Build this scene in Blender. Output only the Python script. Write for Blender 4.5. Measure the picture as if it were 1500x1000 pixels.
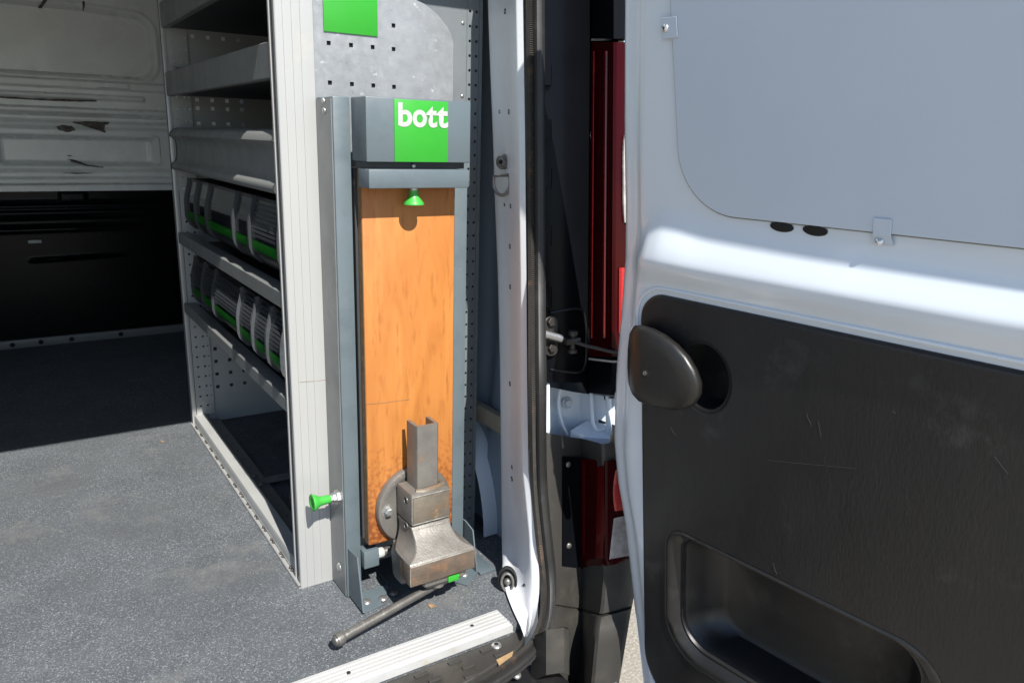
import bpy, bmesh, math, random
import numpy as np
from mathutils import Vector, Matrix
random.seed(7)
for o in list(bpy.data.objects): bpy.data.objects.remove(o)
sc = bpy.context.scene
col = sc.collection
R = math.radians

# ------------------------------------------------------------------ camera
FPX, YAW, PITCH, ROLL, EYE = 1125.35, .583704, .255945, .028454, .83
CF = np.array([math.sin(YAW)*math.cos(PITCH), math.cos(YAW)*math.cos(PITCH), -math.sin(PITCH)])
CR = np.array([math.cos(YAW), -math.sin(YAW), 0.0]); CU = np.cross(CR, CF)
CR, CU = math.cos(ROLL)*CR+math.sin(ROLL)*CU, -math.sin(ROLL)*CR+math.cos(ROLL)*CU
CC = np.array([0, 0, EYE])
cam = bpy.data.cameras.new('camera'); cam.lens = 36*FPX/1500; cam.sensor_width = 36; cam.clip_start = .02; cam.clip_end = 2000
camo = bpy.data.objects.new('camera', cam); col.objects.link(camo)
m = Matrix.Identity(4)
for i in range(3):
    m[i][0], m[i][1], m[i][2], m[i][3] = CR[i], CU[i], -CF[i], CC[i]
camo.matrix_world = m; sc.camera = camo

# ------------------------------------------------------------------ light
SUN_AZ, SUN_EL = 5.3, 46.6          # light runs forward and slightly to the right, 45 degrees down
w = bpy.data.worlds.new('World'); sc.world = w; w.use_nodes = True
nt = w.node_tree; bg = nt.nodes['Background']
sky = nt.nodes.new('ShaderNodeTexSky'); sky.sky_type = 'NISHITA'; sky.sun_disc = False
sky.sun_elevation = R(SUN_EL); sky.sun_rotation = R(180+SUN_AZ); sky.air_density = 1.0; sky.dust_density = .25; sky.ozone_density = 2.0
nt.links.new(sky.outputs[0], bg.inputs[0]); bg.inputs[1].default_value = .085
sl = bpy.data.lights.new('sun', 'SUN'); sl.energy = 4.6; sl.angle = R(.5); sl.color = (1, .955, .88)
so = bpy.data.objects.new('sun', sl); col.objects.link(so)
ld = Vector((math.sin(R(SUN_AZ))*math.cos(R(SUN_EL)), math.cos(R(SUN_AZ))*math.cos(R(SUN_EL)), -math.sin(R(SUN_EL))))
so.rotation_euler = ld.to_track_quat('-Z', 'Y').to_euler(); so.location = (0, -3, 4)
vs = sc.view_settings; vs.view_transform = 'Standard'; vs.look = 'None'; vs.gamma = 1; vs.use_curve_mapping = False
vs.exposure = 1.0

# ------------------------------------------------------------------ pixel -> place (photo pixels, 1500 x 1000)
def ray(x, y): return CR*(x-750)/FPX-CU*(y-500)/FPX+CF
def at(x, y, X=None, Y=None, Z=None):
    d = ray(x, y)
    t = X/d[0] if X is not None else Y/d[1] if Y is not None else (Z-EYE)/d[2]
    return Vector(CC+d*t)
def atl(x, y, Y0, k=.1):            # on the leaning rear end of the van: Y = Y0 + k z
    d = ray(x, y); t = (Y0+k*EYE)/(d[1]-k*d[2]); return Vector(CC+d*t)

# ------------------------------------------------------------------ materials
MATS = {}
def mat(name, c, rough=.5, metal=0., var=0., vscale=6., fine=0., fscale=300., bump=0., bscale=200., spots=None, stain=None, coat=0., rvar=0., stretch=None, trans=0., spec=.5, alpha=1.):
    m = bpy.data.materials.new(name); m.use_nodes = True; MATS[name] = m
    n = m.node_tree.nodes; l = m.node_tree.links; b = n['Principled BSDF']
    b.inputs['Base Color'].default_value = (*c, 1); b.inputs['Roughness'].default_value = rough; b.inputs['Metallic'].default_value = metal
    b.inputs['Coat Weight'].default_value = coat; b.inputs['Coat Roughness'].default_value = .08
    b.inputs['Transmission Weight'].default_value = trans; b.inputs['Specular IOR Level'].default_value = spec
    b.inputs['Alpha'].default_value = alpha
    tc = n.new('ShaderNodeTexCoord'); src = tc.outputs['Object']
    if stretch:
        mp = n.new('ShaderNodeMapping'); mp.inputs['Scale'].default_value = stretch; l.new(src, mp.inputs[0]); src = mp.outputs[0]
    def noise(s, det=6, ro=.6, raw=False):
        t = n.new('ShaderNodeTexNoise'); t.inputs['Scale'].default_value = s; t.inputs['Detail'].default_value = det; t.inputs['Roughness'].default_value = ro
        l.new(tc.outputs['Object'] if raw else src, t.inputs['Vector']); return t.outputs['Fac']
    def ramp(f, a, bb):
        r = n.new('ShaderNodeMapRange'); r.inputs[1].default_value = a; r.inputs[2].default_value = bb; l.new(f, r.inputs[0]); return r.outputs[0]
    cur = None
    def mixc(f, c2, cur, mode='MIX'):
        x = n.new('ShaderNodeMix'); x.data_type = 'RGBA'; x.blend_type = mode
        l.new(f, x.inputs[0]) if not isinstance(f, float) else setattr(x.inputs[0], 'default_value', f)
        if cur is None: x.inputs[6].default_value = (*c, 1)
        else: l.new(cur, x.inputs[6])
        x.inputs[7].default_value = (*c2, 1); return x.outputs[2]
    if var: cur = mixc(ramp(noise(vscale), .35, .7), tuple(v*(1-var) for v in c), cur)
    if fine: cur = mixc(ramp(noise(fscale, 2), .45, .65), tuple(min(1, v*(1+fine)+.01*fine) for v in c), cur)
    for s in (spots or []):          # (colour, scale, from, to)
        cur = mixc(ramp(noise(s[1], 4), s[2], s[3]), s[0], cur)
    for s in (stain or []):          # (colour, scale, from, to) not stretched
        cur = mixc(ramp(noise(s[1], 8, .7, True), s[2], s[3]), s[0], cur)
    if cur is not None: l.new(cur, b.inputs['Base Color'])
    if rvar:
        r = n.new('ShaderNodeMapRange'); r.inputs[1].default_value = .3; r.inputs[2].default_value = .7
        r.inputs[3].default_value = max(.02, rough-rvar); r.inputs[4].default_value = min(1, rough+rvar)
        l.new(noise(vscale*3, 5), r.inputs[0]); l.new(r.outputs[0], b.inputs['Roughness'])
    if bump:
        bp = n.new('ShaderNodeBump'); bp.inputs['Strength'].default_value = 1; bp.inputs['Distance'].default_value = bump
        l.new(noise(bscale, 4), bp.inputs['Height']); l.new(bp.outputs[0], b.inputs['Normal'])
    return m
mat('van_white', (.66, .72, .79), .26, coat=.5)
mat('van_inner', (.84, .86, .85), .30, var=.10, vscale=4, rvar=.1)
mat('pillar_white', (.60, .62, .65), .38, var=.07, vscale=9, rvar=.1, stain=[((.42, .36, .30), 38, .70, .80)], coat=.2)
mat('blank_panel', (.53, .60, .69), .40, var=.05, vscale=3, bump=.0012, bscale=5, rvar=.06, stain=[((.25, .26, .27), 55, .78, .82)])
mat('black_trim', (.0125, .013, .0145), .42, var=.3, vscale=9, bump=.00045, bscale=230, rvar=.08, stretch=(1, 1, .35), stain=[((.055, .055, .056), 9, .60, .85), ((.13, .13, .13), 75, .70, .78)])
mat('black_plastic', (.013, .013, .014), .38, var=.3, vscale=12, bump=.0002, bscale=500, rvar=.08, stain=[((.045, .043, .04), 14, .55, .8)])
mat('black_gloss', (.0035, .004, .0055), .30, var=.3, vscale=8, spec=.10)
mat('bumper_grey', (.035, .033, .030), .5, var=.2, vscale=10, bump=.0003, bscale=600, stain=[((.07, .064, .055), 11, .5, .8)])
mat('rubber', (.020, .020, .020), .55, var=.35, vscale=20, bump=.0003, bscale=500, stain=[((.050, .047, .043), 30, .55, .8)])
mat('rubber_rusty', (.022, .019, .017), .75, var=.4, vscale=25, stain=[((.11, .06, .035), 22, .55, .75)])
mat('floor_mat', (.094, .104, .116), .70, var=.25, vscale=9, bump=.0005, bscale=380, spec=.1,
    spots=[((.25, .265, .28), 390, .53, .67), ((.040, .043, .048), 430, .55, .68)],
    stain=[((.082, .087, .094), 3.2, .46, .75), ((.155, .155, .152), 6, .56, .82), ((.050, .052, .056), 11, .66, .85), ((.26, .25, .235), 26, .66, .80), ((.30, .22, .14), 70, .79, .82)])
mat('alu', (.42, .424, .42), .42, .35, var=.10, vscale=7, rvar=.1, bump=.00015, bscale=90, stretch=(1, 1, .04), stain=[((.50, .46, .40), 9, .60, .85)])
mat('alu_strip', (.50, .505, .505), .4, .3, var=.1, vscale=8, rvar=.1, stain=[((.42, .36, .26), 17, .58, .74), ((.27, .20, .12), 45, .69, .77)], bump=.0004, bscale=160)
mat('galv', (.34, .355, .372), .38, .45, var=.18, vscale=30, rvar=.12, bump=.0002, bscale=150, stain=[((.62, .63, .64), 62, .63, .70), ((.28, .295, .31), 14, .5, .7), ((.55, .56, .57), 140, .66, .72)])
mat('rack_grey', (.34, .35, .345), .5, .05, var=.12, vscale=6, rvar=.1, stain=[((.22, .22, .21), 26, .68, .78)])
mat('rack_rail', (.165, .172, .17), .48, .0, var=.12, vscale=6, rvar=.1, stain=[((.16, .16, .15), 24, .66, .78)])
mat('rack_dark', (.035, .038, .042), .55, .0, var=.2, vscale=8)
mat('steel_blue', (.098, .126, .142), .42, .0, var=.10, vscale=10, rvar=.08, stain=[((.17, .195, .21), 42, .68, .80), ((.06, .080, .094), 9, .5, .8)])
mat('steel_blue_dark', (.155, .172, .185), .45, .1, var=.15, vscale=10, rvar=.08)
mat('zinc', (.48, .48, .47), .32, .8, var=.2, vscale=60, bump=.0003, bscale=300)
mat('bright_steel', (.75, .75, .74), .22, .9, var=.1, vscale=60)
mat('green', (.026, .29, .023), .42, var=.05, vscale=20, rvar=.05)
mat('green_knob', (.045, .34, .045), .45, var=.05, vscale=30, coat=.1)
mat('label_white', (.40, .415, .40), .5, var=.14, vscale=120, stain=[((.5, .55, .5), 150, .6, .75)])
mat('iron', (.20, .188, .172), .46, .45, var=.35, vscale=14, bump=.0005, bscale=260, rvar=.12, stain=[((.30, .17, .085), 18, .60, .78), ((.42, .39, .34), 50, .62, .76)])
mat('iron_worn', (.22, .19, .15), .44, .5, var=.3, vscale=20, bump=.0006, bscale=160, rvar=.12, stain=[((.30, .16, .07), 24, .52, .70), ((.38, .36, .31), 48, .60, .72)])
mat('post_scuff', (.26, .215, .16), .7, var=.4, vscale=60)
mat('iron_rust', (.155, .12, .092), .6, .4, var=.4, vscale=24, bump=.0010, bscale=220, stain=[((.23, .125, .07), 30, .50, .70), ((.40, .37, .33), 70, .66, .74)])
mat('bar_steel', (.20, .192, .18), .42, .7, var=.3, vscale=30, bump=.0003, bscale=220, stain=[((.40, .39, .37), 40, .55, .72)])
mat('lamp_red', (.034, .0012, .002), .10, var=.3, vscale=14, spec=.14)
mat('dark_steel', (.055, .050, .046), .45, .5, var=.3, vscale=40)
mat('lamp_red_bright', (.38, .007, .007), .25, bump=.0012, bscale=420, coat=.5)
mat('lamp_red_mid', (.085, .0025, .0035), .16, coat=.05, bump=.0006, bscale=260)
mat('lamp_clear', (.42, .39, .37), .18, var=.4, vscale=60, bump=.0014, bscale=180, coat=.6)
mat('bin_plastic', (.014, .016, .019), .30, var=.2, vscale=20, spec=.3)
mat('bin_edge', (.030, .033, .038), .30, spec=.35)
mat('bin_clear', (.060, .066, .074), .2, coat=.15, var=.4, vscale=40)
mat('bin_green', (.005, .10, .006), .4, spec=.25)
mat('bulk_black', (.003, .0035, .0045), .26, var=.3, vscale=6, spec=.13)
mat('hole', (.004, .004, .005), .8)
mat('tape', (.36, .24, .12), .7, var=.3, vscale=60)
mat('leaf', (.33, .21, .11), .8, var=.4, vscale=200)
mat('batten', (.33, .29, .22), .7, var=.3, vscale=20)
mat('wall_blue', (.30, .36, .43), .45, var=.12, vscale=5)

def wood_mat():
    m = mat('board', (.62, .225, .045), .48, rvar=.05, bump=.0001, bscale=300)
    n = m.node_tree.nodes; l = m.node_tree.links; b = n['Principled BSDF']
    tc = n.new('ShaderNodeTexCoord'); mp = n.new('ShaderNodeMapping'); mp.inputs['Scale'].default_value = (1, 1, .16); l.new(tc.outputs['Object'], mp.inputs[0])
    def nz(s, d, vec, dist=0):
        t = n.new('ShaderNodeTexNoise'); t.inputs['Scale'].default_value = s; t.inputs['Detail'].default_value = d; t.inputs['Distortion'].default_value = dist; l.new(vec, t.inputs['Vector']); return t.outputs['Fac']
    def mx(f, a, c2, lo, hi):
        r = n.new('ShaderNodeMapRange'); r.inputs[1].default_value = lo; r.inputs[2].default_value = hi; l.new(f, r.inputs[0])
        x = n.new('ShaderNodeMix'); x.data_type = 'RGBA'; l.new(r.outputs[0], x.inputs[0])
        if isinstance(a, tuple): x.inputs[6].default_value = (*a, 1)
        else: l.new(a, x.inputs[6])
        x.inputs[7].default_value = (*c2, 1); return x.outputs[2]
    c = mx(nz(22, 8, mp.outputs[0], 1.2), (.44, .175, .042), (.355, .125, .026), .35, .68)
    c = mx(nz(150, 4, mp.outputs[0]), c, (.30, .10, .02), .56, .76)
    c = mx(nz(60, 9, mp.outputs[0], .8), c, (.29, .105, .025), .58, .86)
    # wear grows toward the lower end, where the vice is used
    sep = n.new('ShaderNodeSeparateXYZ'); l.new(tc.outputs['Object'], sep.inputs[0])
    r = n.new('ShaderNodeMapRange'); r.inputs[1].default_value = .50; r.inputs[2].default_value = .12; l.new(sep.outputs[2], r.inputs[0])
    mu = n.new('ShaderNodeMath'); mu.operation = 'MULTIPLY'; l.new(nz(130, 6, tc.outputs['Object']), mu.inputs[0]); l.new(r.outputs[0], mu.inputs[1])
    c = mx(mu.outputs[0], c, (.19, .052, .014), .30, .55)
    l.new(c, b.inputs['Base Color'])
wood_mat()

# ------------------------------------------------------------------ building helpers
class Thing:
    def __init__(s, name, label, cat, base, group=None):
        s.o = bpy.data.objects.new(name, None); col.objects.link(s.o); s.base = Vector(base); s.o.location = base
        s.o.empty_display_size = .05; s.o['label'] = label; s.o['category'] = cat
        if group: s.o['group'] = group
def link(name, me, mt, th, parent=None, loc=None, label=None):
    """mesh data already relative to the thing's base"""
    o = bpy.data.objects.new(name, me); col.objects.link(o)
    if mt and not me.materials: me.materials.append(MATS[mt])
    o.parent = parent or th.o
    if loc is not None: o.location = Vector(loc)-th.base
    if label: o['label'] = label
    return o
def finish(me, smooth=35):
    me.validate(); me.update()
    if smooth:
        me.polygons.foreach_set('use_smooth', [True]*len(me.polygons)); me.set_sharp_from_angle(angle=R(smooth))
def put(name, bm, mt, th, parent=None, smooth=35, label=None, local=False):
    me = bpy.data.meshes.new(name)
    if th and not local: bmesh.ops.translate(bm, verts=bm.verts, vec=-th.base)
    bmesh.ops.recalc_face_normals(bm, faces=bm.faces)
    bm.to_mesh(me); bm.free(); finish(me, smooth)
    return link(name, me, mt, th, parent, label=label)
def box(bm, a, b, bev=.0, seg=2):
    a, b = Vector(a), Vector(b)
    mtx = Matrix.Translation((a+b)/2) @ Matrix.Diagonal((*[abs(b[i]-a[i]) for i in range(3)], 1))
    r = bmesh.ops.create_cube(bm, size=1, matrix=mtx)
    if bev:
        es = list({e for v in r['verts'] for e in v.link_edges})
        bmesh.ops.bevel(bm, geom=es, offset=bev, segments=seg, profile=.5, affect='EDGES')
def pbox(name, a, b, mt, th, parent=None, bev=.0015, label=None):
    bm = bmesh.new(); box(bm, a, b, bev); return put(name, bm, mt, th, parent, label=label)
def grid(bm, rows, closed_u=False, closed_v=False):
    vs = [[bm.verts.new(p) for p in r] for r in rows]
    nr, nc = len(vs), len(vs[0])
    for i in range(nr if closed_v else nr-1):
        for j in range(nc if closed_u else nc-1):
            q = [vs[i][j], vs[i][(j+1) % nc], vs[(i+1) % nr][(j+1) % nc], vs[(i+1) % nr][j]]
            try: bm.faces.new(q)
            except ValueError: pass
    return vs
def lathe(bm, prof, origin, axis, seg=24, ref=None):
    """prof: (radius, distance along axis)"""
    ax = Vector(axis).normalized(); rf = Vector(ref) if ref else (Vector((0, 0, 1)) if abs(ax.z) < .9 else Vector((1, 0, 0)))
    e1 = ax.cross(rf).normalized(); e2 = ax.cross(e1)
    rows = [[Vector(origin)+ax*h+(e1*math.cos(2*math.pi*k/seg)+e2*math.sin(2*math.pi*k/seg))*max(r, 1e-5) for k in range(seg)] for r, h in prof]
    vs = grid(bm, rows, closed_u=True)
    for r in (vs[0], vs[-1]):
        try: bm.faces.new(r)
        except ValueError: pass
def plathe(name, prof, origin, axis, mt, th, parent=None, seg=24, smooth=35):
    bm = bmesh.new(); lathe(bm, prof, origin, axis, seg); return put(name, bm, mt, th, parent, smooth)
def tube(bm, pts, rad, seg=10, caps=True, closed=False):
    pts = [Vector(p) for p in pts]; rows = []; prev = None
    for i, p in enumerate(pts):
        a = pts[i-1] if (i > 0 or closed) else pts[i]; b = pts[(i+1) % len(pts)] if (i < len(pts)-1 or closed) else pts[i]
        t = (b-a).normalized()
        if prev is None: prev = t.orthogonal().normalized()
        e1 = (prev-t*prev.dot(t)).normalized(); prev = e1; e2 = t.cross(e1)
        rr = rad(i) if callable(rad) else rad
        rows.append([p+(e1*math.cos(2*math.pi*k/seg)+e2*math.sin(2*math.pi*k/seg))*rr for k in range(seg)])
    vs = grid(bm, rows, closed_u=True, closed_v=closed)
    if caps and not closed:
        bm.faces.new(vs[0]); bm.faces.new(vs[-1])
def ptube(name, pts, rad, mt, th, parent=None, seg=10, closed=False):
    bm = bmesh.new(); tube(bm, pts, rad, seg, closed=closed); return put(name, bm, mt, th, parent)
def rrect(x0, y0, x1, y1, r, n=6):
    if isinstance(r, (int, float)): r = [r]*4       # bl, br, tr, tl
    out = []
    for cx, cy, a0, rr in ((x0+r[0], y0+r[0], 180, r[0]), (x1-r[1], y0+r[1], 270, r[1]), (x1-r[2], y1-r[2], 0, r[2]), (x0+r[3], y1-r[3], 90, r[3])):
        if rr <= 1e-6: out.append((cx, cy)); continue
        for k in range(n+1):
            a = R(a0+90*k/n); out.append((cx+rr*math.cos(a), cy+rr*math.sin(a)))
    return out
def circ(x, y, r, n=10): return [(x+r*math.cos(2*math.pi*k/n), y+r*math.sin(2*math.pi*k/n)) for k in range(n)]
def sq(x, y, h): return [(x-h, y-h), (x+h, y-h), (x+h, y+h), (x-h, y+h)]
TMP = []
def plate(name, outer, holes, t, frame, mt, th, parent=None, bev=0., label=None, smooth=30):
    """sheet with real holes: outline in (a, b), frame = origin, a-axis, b-axis; thickness t centred, along a x b"""
    cu = bpy.data.curves.new('c', 'CURVE'); cu.dimensions = '2D'; cu.fill_mode = 'BOTH'
    cu.extrude = max(t/2-bev, 1e-5); cu.bevel_depth = bev; cu.bevel_resolution = 2; cu.offset = -bev
    for poly in [outer]+list(holes):
        s = cu.splines.new('POLY'); s.points.add(len(poly)-1); s.use_cyclic_u = True
        for p, q in zip(s.points, poly): p.co = (q[0], q[1], 0, 1)
    o = bpy.data.objects.new('tmp', cu); col.objects.link(o)
    dg = bpy.context.evaluated_depsgraph_get(); me = bpy.data.meshes.new_from_object(o.evaluated_get(dg))
    bpy.data.objects.remove(o); bpy.data.curves.remove(cu)
    og, a, b = (Vector(v) for v in frame); a.normalize(); b.normalize(); c = a.cross(b)
    mm = Matrix.Identity(4)
    for i in range(3): mm[i][0], mm[i][1], mm[i][2], mm[i][3] = a[i], b[i], c[i], og[i]-th.base[i]
    me.transform(mm); me.name = name; me.materials.clear(); finish(me, smooth)
    return link(name, me, mt, th, parent, label=label)
def FY(Y): return ((0, Y, 0), (1, 0, 0), (0, 0, 1))        # sheet facing the rear: (X, Z)
def FX(X): return ((X, 0, 0), (0, 1, 0), (0, 0, 1))        # sheet facing sideways: (Y, Z)
def FZ(Z): return ((0, 0, Z), (1, 0, 0), (0, 1, 0))
def dome(name, p, axis, r, h, mt, th, parent=None, seg=14):
    return plathe(name, [(r, -.001), (r, h*.25), (r*.86, h*.65), (r*.5, h*.93), (.0, h)], p, axis, mt, th, parent, seg)
def hexbolt(name, p, axis, r, h, mt, th, parent=None):
    o = plathe(name, [(r, -.001), (r, h*.85), (r*.85, h), (0, h)], p, axis, mt, th, parent, 6, smooth=20); return o
def smooth01(a, b, x):
    t = min(1, max(0, (x-a)/(b-a))); return t*t*(3-2*t)
def interp(tab, y):
    if y <= tab[0][0]: return tab[0][1]
    for (a, p), (b, q) in zip(tab, tab[1:]):
        if y <= b: return p+(q-p)*(y-a)/(b-a)
    return tab[-1][1]

# ------------------------------------------------------------------ ground
def ground():
    m = mat('concrete', (.26, .235, .195), .85, var=.2, vscale=3, fine=.3, fscale=120, bump=.003, bscale=90, stain=[((.25, .22, .18), 30, .6, .75)])
    bm = bmesh.new(); grid(bm, [[(-400, -400, -.55), (400, -400, -.55)], [(-400, 400, -.55), (400, 400, -.55)]])
    me = bpy.data.meshes.new('ground'); bm.to_mesh(me); bm.free(); me.materials.append(m)
    o = bpy.data.objects.new('ground', me); col.objects.link(o); o['kind'] = 'structure'; o['label'] = 'pale sunlit concrete yard under the van'
ground()

# ------------------------------------------------------------------ the van
van = Thing('van', 'white panel van seen through its open rear doorway', 'van', (0, 1.0, -.55))
YB = 3.44
# load floor
plate('load_floor', [(-.83, .985), (.685, .985), (.700, 1.00), (.735, 1.06), (.83, 1.2), (.83, YB), (-.83, YB)], [], .03, FZ(-.015), 'floor_mat', van)
bm = bmesh.new(); box(bm, (-.90, .99, -.30), (.68, YB+.05, -.034)); put('chassis', bm, 'black_plastic', van)
# side walls and roof
bm = bmesh.new(); box(bm, (.86, 1.24, -.30), (.93, YB+.1, 1.38), .01); put('side_panel', bm, 'van_white', van)
bm = bmesh.new(); box(bm, (-.93, 1.05, -.30), (-.83, YB+.1, 1.38), .01); put('side_panel', bm, 'van_inner', van)
bm = bmesh.new(); box(bm, (-.925, 1.075, 1.345), (.925, YB+.1, 1.40), .01); put('roof', bm, 'van_inner', van)
bm = bmesh.new(); box(bm, (-.90, 1.068, 1.296), (.90, 1.16, 1.344), .008, 3); put('roof_header', bm, 'van_white', van)
bm = bmesh.new(); grid(bm, [[(-.93, .96, -.05), (-.70, .95, -.05), (-.70, 1.06, -.05), (-.93, 1.1, -.05)], [(-.93, 1.085, 1.24), (-.70, 1.075, 1.24), (-.70, 1.18, 1.24), (-.93, 1.2, 1.24)]], closed_u=True)
put('door_pillar', bm, 'pillar_white', van)
# inner right wall with wheel arch, batten
bm = bmesh.new()
rows = []
for k in range(40):
    z = .0+1.34*k/39
    rows.append([(.815+.02*smooth01(.1, .5, z)+(.012 if abs((y*7) % 1-.5) < .22 else 0), y, z) for y in [1.12+.02*i for i in range(117)]])
grid(bm, rows); put('inner_wall', bm, 'wall_blue', van)
p0, p1 = at(704, 593, X=.80), at(704, 616, X=.80)
bm = bmesh.new(); box(bm, (.795, 1.14, p1.z), (.814, 1.9, p0.z), .002); put('batten', bm, 'batten', van)
bm = bmesh.new(); rows = []
for k in range(13):
    a = R(90*k/12); rows.append([(.780+.05*(1-j/6), 1.47-.20*math.cos(a), .004+.24*math.sin(a)) for j in range(7)])
rows.append([(.780+.05*(1-j/6), 2.1, .244) for j in range(7)])
grid(bm, rows)
put('wheel_arch', bm, 'van_white', van)

# bulkhead: pressed white sheet above, black below
def sdf_rr(x, z, x0, z0, x1, z1, r):
    cx, cz = (x0+x1)/2, (z0+z1)/2; dx, dz = abs(x-cx)-(x1-x0)/2+r, abs(z-cz)-(z1-z0)/2+r
    return math.hypot(max(dx, 0), max(dz, 0))+min(max(dx, dz), 0)-r
def bz(y, x=110): return at(x, y, Y=YB).z
def bulk_depth(x, z):
    d = 0
    q = sdf_rr(x, z, -.60, 1.020, .556, 1.258-.05*max(0, x-.3), .062)
    d -= .045*(1-smooth01(-.016, .004, q)); d += .007*(1-smooth01(.003, .010, abs(q-.012)))
    d += .022*smooth01(.970, .976, z)*(1-smooth01(.998, 1.006, z))                        # ledge below the window pressing
    d += .009*(1-smooth01(-.002, .002, sdf_rr(x, z, .345, .979, .455, 1.000, .005)))      # small tab
    d += .022*smooth01(.930, .940, z)*(1-smooth01(.948, .956, z))*(1-smooth01(.50, .512, x))
    d += .024*smooth01(.876, .886, z)*(1-smooth01(.896, .906, z))
    d -= .024*smooth01(.842, .862, z)*(1-smooth01(.868, .876, z))
    d += .018*(1-smooth01(-.016, .006, sdf_rr(x, z, -.7, .665, .62, .835, .03)))
    d -= .046*(1-smooth01(-.018, .004, sdf_rr(x, z, .0, .690, .535, .800, .025)))
    d -= .046*(1-smooth01(-.018, .004, sdf_rr(x, z, -.6, .690, -.055, .800, .025)))
    d += .012*(1-smooth01(-.003, .003, abs(sdf_rr(x, z, .512, .695, .545, .805, .014))-.001))
    d += .024*smooth01(.616, .625, z)*(1-smooth01(.640, .650, z))
    return d
xsn = [-.85+.03*i for i in range(24)]+[-.13+.005*i for i in range(198)]
bm = bmesh.new(); z0, z1 = .592, 1.345; nz = 240
grid(bm, [[(x, YB-bulk_depth(x, z0+(z1-z0)*k/nz), z0+(z1-z0)*k/nz) for x in xsn] for k in range(nz+1)])
bulk = put('bulkhead', bm, 'van_inner', van, smooth=60, label='pressed white steel bulkhead with dark scuffs')
def bk_depth(x, z):
    d = 0
    for zc, h, xe in ((.552, .010, .5), (.527, .006, .45), (.498, .012, .42), (.462, .016, .40), (.448, .006, .4)):
        d += h*math.exp(-((z-zc)/.006)**2)*(1-smooth01(xe-.25, xe+.15, x))
    d += .012*math.exp(-((z-(.335+.02*x))/.005)**2)*smooth01(.05, .07, x)*(1-smooth01(.3, .4, x))
    d += .010*(1-smooth01(-.004, .004, sdf_rr(x, z, .18, .555, .268, .59, .004)))
    return d
bm = bmesh.new(); z0b = .03
grid(bm, [[(x, YB-.002-bk_depth(x, z0b+(.594-z0b)*k/120), z0b+(.594-z0b)*k/120) for x in xsn] for k in range(121)])
put('lower_lining', bm, 'bulk_black', van, smooth=60, label='glossy black lower lining of the bulkhead')
bm = bmesh.new(); box(bm, (-.83, YB+.03, -.03), (.86, YB+.08, 1.36)); put('bulkhead_back', bm, 'van_inner', van)
# floor edging strip of the bulkhead
bm = bmesh.new(); box(bm, (-.82, YB-.018, .001), (.81, YB-.001, .034), .003); es = put('edging_strip', bm, 'rack_rail', van)
for px, py in ((18, 503), (105, 496), (177, 489), (60, 500)):
    p = at(px, py, Y=YB-.018); dome('bolt', (p.x, YB-.018, .018), (0, -1, 0), .009, .004, 'hole', van, es)
p = at(51, 354, Y=YB-.02); pbox('paper_scrap', p-Vector((.022, .002, .006)), p+Vector((.022, .002, .006)), 'label_white', van, bev=.001)
# dark scuffs worn through the bulkhead paint: thin flakes of exposed dark metal
def scuff(pts, Y):
    bm = bmesh.new(); bm.faces.new([bm.verts.new(at(x, y, Y=Y)) for x, y in pts])
    bmesh.ops.triangulate(bm, faces=bm.faces); bmesh.ops.subdivide_edges(bm, edges=bm.edges, cuts=3, use_grid_fill=True)
    for v in bm.verts:
        v.co.y = YB-max(bulk_depth(v.co.x+e, v.co.z+g) for e in (-.003, 0, .003) for g in (-.003, 0, .003))-.0015
    put('scuff', bm, 'scuff', van, bulk, smooth=0)
mat('scuff', (.13, .115, .105), .7, var=.5, vscale=60, stain=[((.30, .28, .26), 45, .5, .7)])
def jag(pts, a=.7, n=5):
    out = []
    for i, p in enumerate(pts):
        q = pts[(i+1) % len(pts)]
        for k in range(n):
            t = k/n; out.append((p[0]+(q[0]-p[0])*t+random.uniform(-a, a)*(k > 0), p[1]+(q[1]-p[1])*t+random.uniform(-a, a)*.6*(k > 0)))
    return out
for sh, dd in (([(105, 179), (130, 177.5), (162, 179), (158, 183), (150, 184), (155, 195), (140, 190), (128, 186)], .0145),
           ([(82, 186), (92, 183), (106, 185), (111, 191), (98, 194), (87, 191)], .0145),
           ([(0, 141), (40, 144), (80, 145), (140, 147), (143, 149), (100, 149), (50, 146.5), (0, 143.5)], .016),
           ([(99, 233), (112, 235), (128, 241), (150, 244), (152, 246), (128, 243.5), (108, 237.5)], .013),
           ([(100, 228), (106, 228), (105, 230), (100, 229.5)], .012),
           ([(88, 253.8), (110, 253.2), (143, 254), (110, 255.2)], .0125),
           ([(64, 0), (70, 0), (60, 14), (50, 28), (48, 25), (56, 12)], -.019),
           ([(120, 3), (123, 3), (122.5, 17), (120.5, 16)], -.019),
           ([(99, 68), (104, 66), (102, 75), (98, 74)], -.019)):
    scuff(jag(sh), YB-dd)

# aluminium threshold strip: ridged extrusion on the rear edge of the floor
ys0, ys1 = 1.033, .984
prof = [(ys0, 0), (ys0-.002, .0045)]
for k in range(5):
    y = ys0-.002-k*.0090; prof += [(y-.0012, .0066), (y-.0068, .0066), (y-.0073, .0046), (y-.0088, .0046)]
prof += [(ys1-.001, .006), (ys1-.003, .004), (ys1-.0035, -.011), (ys1, -.011)]
bm = bmesh.new(); grid(bm, [[(x, y, z) for y, z in prof] for x in [-.66+.05*k for k in range(27)]+[.662, .664]]+[[(.667, y, min(z, .001)) for y, z in prof]])
strip = put('threshold_strip', bm, 'alu_strip', van)
for px, py in ((510.5, 984.5), (691.5, 916)):
    p = at(px, py, Z=.006); dome('screw', p, (0, 0, 1), .0035, .0016, 'hole', van, strip, 10)
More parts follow.
